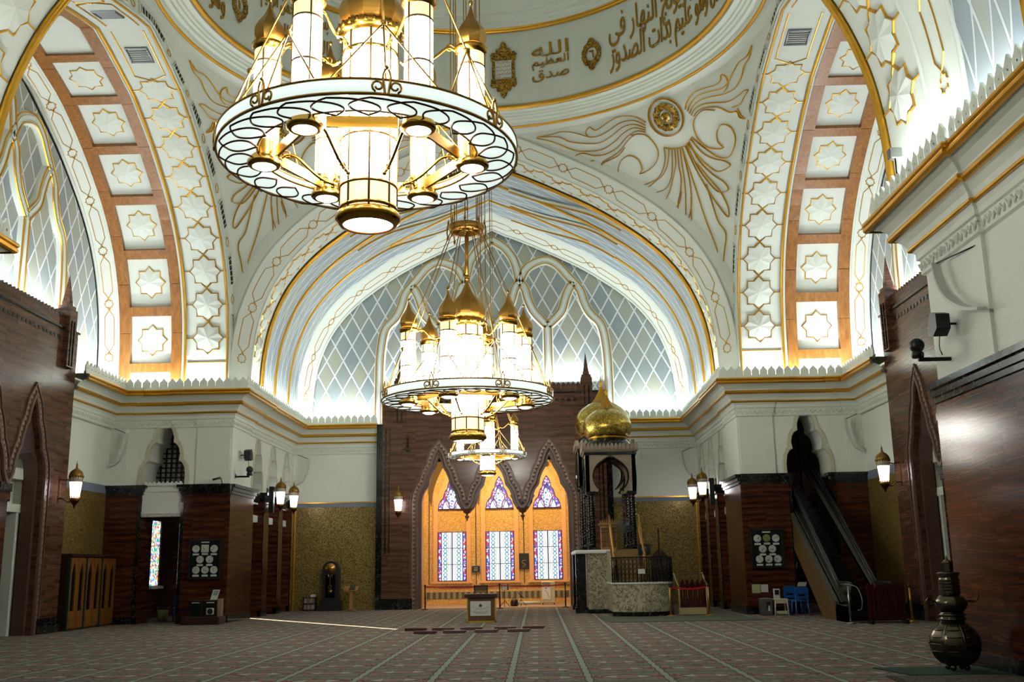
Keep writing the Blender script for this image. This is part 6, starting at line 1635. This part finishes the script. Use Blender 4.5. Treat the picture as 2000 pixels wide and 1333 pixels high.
for i in range(17):
    y = 29.2+.42*i; z = .2+max(0, i-1)*.26 if i else .2
    if z > 4.6: break
    mb = MB(); mb.box((10.25, y, z-.24), (11.0, y+.44, z)); 
    for k in range(12): mb.box((10.28+.06*k, y, z), (10.30+.06*k, y+.42, z+.015))
    part('step', mb, plain('step_metal', rgb(40,40,40), .4, .7) if i == 0 else bpy.data.materials['step_metal'], t)
mb = MB(); mb.bevbox((10.12, 28.12, 0), (11.3, 28.5, .05), .01); part('comb_plate', mb, STEEL, t)
t = thing('handrail_post', 'polished steel post with curved rail at the left foot of the escalator', 'post', (9.86, 27.95, 0)); mb = MB(); mb.tube([(9.86, 27.95, .03), (9.86, 27.95, .98)], .028, 8); mb.lathe([(.14, 0), (.14, .02), (.03, .05)], (9.86, 27.95, 0), 20); part('post', mb, STEEL, t)
mb = MB(); mb.tube(smooth_pts([(9.78, 28.35, 1.0), (9.86, 27.95, 1.0), (10.05, 27.8, .92), (10.12, 27.7, .65), (10.1, 27.7, .4), (10.02, 27.8, .34)], 5), .018, 6); part('curved_rail', mb, STEEL, t)
t = thing('slatted_barrier', 'dark red lacquered slatted gate standing before the escalator foot', 'barrier', (10.6, 27.7, 0)); fr = frame((10.75, 27.7, 0), (1,0,0), (0,-1,0)); mb = MB()
for i in range(9): c = -.44+.11*i; mb.plate(fr, [(c-.045, .08), (c+.045, .08), (c+.045, .92), (c+.03, .98), (c, 1.03), (c-.03, .98), (c-.045, .92)], [], -.03, .02)
part('slats', mb, DARKRED, t); mb = MB()
for z in (.2, .8): mb.fbox(fr, -.5, .5, z, z+.06, -.06, -.03)
part('cross_rail', mb, DARKRED, t)
for e in (-1, 1): mb = MB(); mb.fbox(fr, e*.45-.03, e*.45+.03, 0, .1, -.2, .2); part('foot', mb, BLACKM, t)

# ---- silver urn and rugs, near right
SILVER = noisy('tarnished_silver', rgb(120,112,96), rgb(84,78,66), 12, .24, .95)
ux, uy = 7.78, 15.75
t = thing('silver_urn', 'large tarnished silver samovar-shaped urn standing on a green mat', 'urn', (ux, uy, .02))
mb = MB(); mb.lathe(smooth_pts([(.12,.09),(.22,.13),(.31,.22),(.355,.36),(.35,.48),(.29,.60),(.20,.68),(.16,.71)], 4), (ux, uy, 0), 48, sq=(.025, 8), caps=False); lb_ = part('lower_body', mb, SILVER, t)
mb = MB()
for k in range(8):
    a0 = 2*pi*k/8+pi/8
    for z, r in ((.3, .35), (.4, .362), (.5, .345), (.6, .29)): mb.tube([(ux+r*1.015*cos(a0+da), uy+r*1.015*sin(a0+da), z) for da in (-.28, -.14, 0, .14, .28)], .008, 5)
    mb.tube(smooth_pts([(ux+r*1.0*cos(a0+pi/8), uy+r*1.0*sin(a0+pi/8), z) for r, z in ((.22,.13),(.31,.22),(.355,.36),(.35,.48),(.29,.60),(.2,.68))], 3), .012, 5)
sub('embossed_bands', mb, SILVER, t, lb_)
mb = MB(); mb.lathe([(.16,.70),(.17,.73),(.21,.745),(.17,.76),(.165,.79),(.21,.805),(.17,.82),(.16,.84)], (ux, uy, 0), 32, caps=False); part('ringed_neck', mb, SILVER, t)
mb = MB(); mb.lathe(smooth_pts([(.15,.84),(.19,.88),(.225,.94),(.22,1.0),(.18,1.06),(.13,1.09)], 4), (ux, uy, 0), 32, sq=(.02, 8), caps=False); part('upper_body', mb, SILVER, t)
mb = MB(); P = [(.13, 1.09)]
for i in range(5): P += [(.145, 1.11+.045*i), (.155, 1.125+.045*i), (.135, 1.145+.045*i)]
P += [(.14, 1.36), (.165, 1.40), (.165, 1.41), (.10, 1.42)]; mb.lathe(P, (ux, uy, 0), 32, caps=False); part('ribbed_collar', mb, SILVER, t)
mb = MB(); mb.lathe([(.085,1.42),(.085,1.54),(.095,1.55),(.06,1.58),(.02,1.60),(.012,1.63),(.001,1.66)], (ux, uy, 0), 8, smooth=False, caps=False); part('faceted_lid', mb, SILVER, t)
mb = MB(); mb.tube(smooth_pts([(ux-.2, uy, .99), (ux-.27, uy, 1.0), (ux-.33, uy, 1.04), (ux-.36, uy, .99), (ux-.32, uy, .94), (ux-.26, uy, .96)], 4), .013, 6); part('handle', mb, SILVER, t)
mb = MB(); mb.tube(smooth_pts([(ux+.2, uy, .98), (ux+.27, uy, 1.0), (ux+.34, uy, .99), (ux+.39, uy, 1.03), (ux+.40, uy, 1.12)], 4), .015, 6); part('spout', mb, SILVER, t)
for k in range(4): a = pi/4+pi/2*k; mb = MB(); mb.lathe([(.001, .02), (.04, .04), (.045, .07), (.03, .11), (.001, .13)], (ux+.14*cos(a), uy+.14*sin(a), 0), 10); part('foot', mb, SILVER, t)
def rug(name, label, P, m, mb_=None, border=None):
    mb = MB(); mb.plate(fr0, P, [], .002, .016); o = link(name, mb, m); tag(o, label, 'rug')
    if border:
        mb = MB(); cx = sum(p[0] for p in P)/len(P); cy_ = sum(p[1] for p in P)/len(P); I = [(cx+(x-cx)*.9, cy_+(y-cy_)*.9) for x, y in P]; mb.plate(fr0, I, [], .015, .02); link('field', mb, border, o)
rug('mat', 'dark green mat under the silver urn', [(6.75, 16.4), (6.95, 15.3), (8.33, 15.3), (8.33, 16.4)], noisy('green_mat', rgb(20,52,34), rgb(28,64,42), 20, .95))
rug('patterned_rug', 'patterned brown rug at the lower right corner below the urn', [(6.55, 15.2), (6.4, 13.2), (8.33, 13.2), (8.33, 15.2)], veined('rug_border', rgb(70,62,44), rgb(26,24,20), 9, .95, .2), border=veined('rug_field', rgb(40,38,34), rgb(110,96,70), 12, .95, .12))
rug('patterned_rug', 'large green patterned rug spread in front of the domed pulpit', [(3.55, 33.55), (3.75, 30.3), (8.25, 30.3), (7.9, 33.2), (6.6, 33.15), (6.3, 33.05), (5.4, 33.0), (4.6, 33.4), (4.0, 33.6)], noisy('green_rug', rgb(66,78,60), rgb(88,96,76), 6, .95), border=None)

# ---- inside the mihrab bay
t = thing('air_cooler', 'cream portable air cooler on castors at the right of the mihrab bay', 'air cooler', (2.15, 44.9, 0)); mb = MB(); mb.bevbox((1.86, 44.7, .08), (2.42, 45.15, .98), .03); part('housing', mb, CREAMPL, t)
mb = MB(); 
for i in range(5): mb.box((1.88, 44.68, .78+.035*i), (2.22, 44.7, .80+.035*i))
part('louvres', mb, BEIGESTONE, t); mb = MB(); mb.box((1.88, 44.69, .25), (2.24, 44.7, .74)); part('front_panel', mb, WHITE_G, t)
mb = MB(); mb.tube(smooth_pts([(2.0, 44.685, .62), (2.08, 44.685, .55), (2.12, 44.685, .42), (2.18, 44.685, .33), (2.2, 44.685, .3)], 4), .006, 4); mb.box((2.0, 44.68, .68), (2.07, 44.69, .71)); part('printed_mark', mb, DARKRED, t)
for x in (1.9, 2.38):
    for y in (44.75, 45.1): mb = MB(); mb.lathe([(.001, -.02), (.04, -.02), (.04, .02), (.001, .02)], (x, y, .04), 10, 'x'); part('castor', mb, BLACK, t)
t = thing('bag', 'small brown bag on the mihrab carpet beside a tripod', 'bag', (.72, 43.4, .02)); mb = MB(); mb.lathe(smooth_pts([(.10,.02),(.16,.05),(.16,.2),(.13,.28),(.06,.32),(.001,.33)], 3), (.72, 43.4, 0), 10); part('pouch', mb, WOODDK, t); mb = MB(); mb.tube([(.72+.08*cos(a), 43.4, .32+.06*sin(a)) for a in [pi*i/8 for i in range(9)]], .012, 5); part('strap', mb, BLACK, t)
def tripod(label, x, y, h, name, cat):
    t = thing(name, label, cat, (x, y, .02)); mb = MB(); mb.tube([(x, y, .25), (x, y, h)], .013, 6); part('pole', mb, BLACKM, t)
    for k in range(3): a = .5+2*pi*k/3; mb = MB(); mb.tube([(x, y, .28), (x+.22*cos(a), y+.22*sin(a), .03)], .012, 5); part('leg', mb, BLACKM, t)
    return t
t = tripod('black music stand holding a white sheet behind the lectern', .34, 42.9, .8, 'music_stand', 'stand'); mb = MB(); mb.box((.22, 42.88, .68), (.50, 42.9, .92)); part('desk', mb, BLACKM, t)
t2 = thing('paper_sheet', 'white sheet of notes on the music stand', 'paper', (.36, 42.87, .7)); mb = MB(); mb.box((.24, 42.86, .69), (.45, 42.875, .91)); part('sheet', mb, PAPER, t2)
t = tripod('low black microphone tripod beside the brown bag', 1.0, 43.5, .42, 'microphone_stand', 'microphone stand'); mb = MB(); mb.tube([(1.1, 43.5, .34), (.86, 43.45, .58)], .016, 6); part('microphone', mb, BLACK, t)
mb = MB(); mb.plate(frame((0, 45.3, .1), (1,0,0), (0,-1,0)), [(.4, -.06), (1.75, -.06), (1.75, .0), (.4, .0)], [], -.05, .05); o = link('rolled_carpet', mb, PAPER)
o.data.clear_geometry(); mb = MB(); mb.tube([(.5, 45.3, .09), (1.8, 45.3, .09)], .07, 14); me_ = link('tmp', mb, PAPER); o.data = me_.data; bpy.data.objects.remove(me_); tag(o, 'white rolled cloth lying along the foot of the mihrab wall', 'roll')
t = thing('plaque', 'small dark framed plaque left of the middle mihrab window', 'plaque', (-1.0, 46.1, 1.45)); mb = MB(); mb.bevbox((-1.2, 46.13, 1.4), (-.82, 46.2, 1.68), .01); part('frame', mb, GREY, t); mb = MB(); mb.box((-1.17, 46.12, 1.43), (-.85, 46.135, 1.65)); part('panel', mb, GREENBOARD, t); 
mb = MB(); 
for z in (1.59, 1.53, 1.48): mb.box((-1.11, 46.115, z-.008), (-.91, 46.12, z+.008))
part('lettering', mb, PAPER, t)
t = thing('picture', 'black framed calligraphy picture right of the middle mihrab window', 'picture', (1.12, 46.1, 1.6)); mb = MB(); mb.bevbox((.90, 46.12, 1.5), (1.33, 46.2, 2.18), .01); part('panel', mb, BLACK, t)
mb = MB(); mb.tube(smooth_pts([(1.2, 46.11, 1.88), (1.06, 46.11, 1.86), (1.03, 46.11, 1.78), (1.12, 46.11, 1.74), (1.18, 46.11, 1.68), (1.06, 46.11, 1.66)], 4), .014, 5); mb.box((1.02, 46.105, 1.6), (1.2, 46.115, 1.62)); part('calligraphy', mb, GOLD_P, t)

# ---- wall equipment
def bow(label, P, nrm, wd, rod):
    """curved white line-array loudspeaker held off the wall by a rod"""
    t = thing('curved_wall_speaker', label, 'speaker', P[len(P)//2]); S = [Vector(p) for p in smooth_pts(P, 5)]; N = Vector(nrm); mb = MB(); vs = []
    for i, p in enumerate(S):
        a = S[max(i-1, 0)]; b = S[min(i+1, len(S)-1)]; tg = (b-a).normalized(); sd = tg.cross(N).normalized(); vs += [p-N*wd, p+N*wd, p+N*wd+sd*wd*.7, p-N*wd+sd*wd*.7]
    n = len(S); fs = [(i*4+j, i*4+(j+1) % 4, i*4+4+(j+1) % 4, i*4+4+j) for i in range(n-1) for j in range(4)]+[(0,1,2,3), (n*4-1, n*4-2, n*4-3, n*4-4)]
    mb.add(vs, fs); part('curved_body', mb, plain('white_speaker_grille', rgb(196,198,192), .5) if 'white_speaker_grille' not in bpy.data.materials else bpy.data.materials['white_speaker_grille'], t)
    mb = MB(); mb.tube(rod, .012, 5); part('support_rod', mb, BLACKM, t)
bow('big white curved wall speaker high on the near right pier', [(8.25, 16.15, 6.3), (8.25, 16.05, 5.95), (8.25, 15.75, 5.6), (8.25, 15.2, 5.3), (8.25, 14.65, 5.15)], (1,0,0), .07, [(8.25, 16.15, 6.3), (8.43, 14.8, 6.22)])
for lb, x, y, sx in (('white curved wall speaker in the left corner above the black dado cap', -12.1, 33.6, 1), ('white curved wall speaker in the right corner above the black dado cap', 12.1, 33.6, -1), ('white curved wall speaker at the far left corner beside the back wall', -8.0, 42.6, 1), ('white curved wall speaker at the far right corner beside the back wall', 8.0, 42.6, -1)):
    bow(lb, [(x+sx*.22, y, 6.15), (x+sx*.2, y, 5.8), (x+sx*.1, y, 5.45), (x-sx*.05, y, 5.2), (x-sx*.3, y, 5.08)], (0,1,0), .08, [(x+sx*.22, y, 6.15), (x-sx*.25, y+.2, 6.35)])
def horn(label, p, sx):
    t = thing('horn_speaker', label, 'speaker', p); x, y, z = p; mb = MB(); fr = frame((x, y, z), (0,1,0), (sx,0,0))
    mb.plate(fr, [(-.17, -.1), (.0, -.2), (.2, -.16), (.2, -.02), (.05, .2), (-.17, .13)], [], -.1, .12); part('cabinet', mb, BLACK, t)
    mb = MB(); mb.tube([(x-sx*.1, y, z), (x+sx*-.27, y, z)], .02, 6); mb.tube(smooth_pts([(x+sx*.0, y, z-.1), (x+.02*sx, y+.05, z-.35), (x, y+.02, z-.5), (x-.02, y, z-.45)], 4), .008, 4); part('bracket_and_cable', mb, BLACKM, t)
horn('black angular speaker on the white wall above the left marble pillar', (-8.14, 34.9, 5.5), 1); horn('black angular speaker on the near right pier below the curved speaker', (8.14, 15.95, 5.25), -1)
def ptz(label, p, sx, k=1.0):
    t = thing('dome_camera', label, 'camera', p); x, y, z = p; mb = MB(); mb.bevbox((min(x, x-sx*.55*k), y-.03, z-.03), (max(x, x-sx*.55*k), y+.03, z+.03), .01); mb.bevbox((x-.02 if sx < 0 else x-.02, y-.06, z-.06), (x+.02, y+.06, z+.1), .01); part('bracket', mb, BLACKM, t)
    mb = MB(); c = (x-sx*.55*k, y, z+.03); mb.lathe([(.09, 0), (.10, .06), (.07, .12), (.02, .14)], c, 16); part('base', mb, BLACK, t); mb = MB(); mb.lathe(smooth_pts([(.001, -.11), (.09, -.08), (.12, 0), (.09, .08), (.001, .11)], 3), (c[0], c[1], c[2]+.2), 14, 'y'); part('head', mb, BLACK, t)
ptz('black swivel camera on an arm above the left marble pillar', (-8.42, 34.4, 4.72), -1, .9); ptz('black swivel camera on an arm at the near right pier', (8.43, 16.3, 4.75), 1)
t = thing('bullet_camera', 'tiny dark bullet camera on the edge of the left pillar cap', 'camera', (-8.7, 33.75, 4.6)); mb = MB(); mb.tube([(-8.65, 33.55, 4.62), (-8.85, 33.4, 4.55)], .035, 8); part('body', mb, BLACK, t); mb = MB(); mb.tube([(-8.65, 33.6, 4.62), (-8.62, 33.7, 4.44)], .015, 5); part('mount', mb, BLACKM, t)
t = thing('floodlight', 'small dark floodlight clipped on the right parapet against the white vault', 'floodlight', (7.8, 16.1, 7.95)); mb = MB(); mb.bevbox((7.66, 16.0, 8.1), (7.86, 16.15, 8.28), .01); part('head', mb, GREY, t); mb = MB(); mb.tube([(7.76, 16.07, 8.12), (7.76, 16.07, 7.85)], .015, 5); part('bracket', mb, BLACKM, t)
t = thing('wall_camera', 'small dark camera hanging on the brown marble front left of the chandelier', 'camera', (-3.55, 42.2, 6.3)); mb = MB(); mb.tube([(-3.55, 42.28, 7.0), (-3.55, 42.15, 6.75), (-3.55, 42.1, 6.45)], .03, 6); part('arm', mb, BLACKM, t); mb = MB(); mb.lathe([(.001, -.1), (.08, -.06), (.09, 0), (.06, .06), (.001, .08)], (-3.55, 42.08, 6.4), 12); part('head', mb, BLACK, t)
for lb, y in (('black slab speaker fixed between the two left lanterns', 38.55),): 
    t = thing('column_speaker', lb, 'speaker', (-8.2, y, 4.1)); mb = MB(); mb.bevbox((-8.3, y-.1, 3.72), (-8.12, y+.1, 4.7), .015); part('cabinet', mb, BLACK, t)
t = thing('column_speaker', 'black slab speaker fixed on the right side piers behind the lanterns', 'speaker', (8.2, 38.4, 4.1)); mb = MB(); mb.bevbox((8.12, 38.3, 3.72), (8.3, 38.5, 4.7), .015); part('cabinet', mb, BLACK, t)
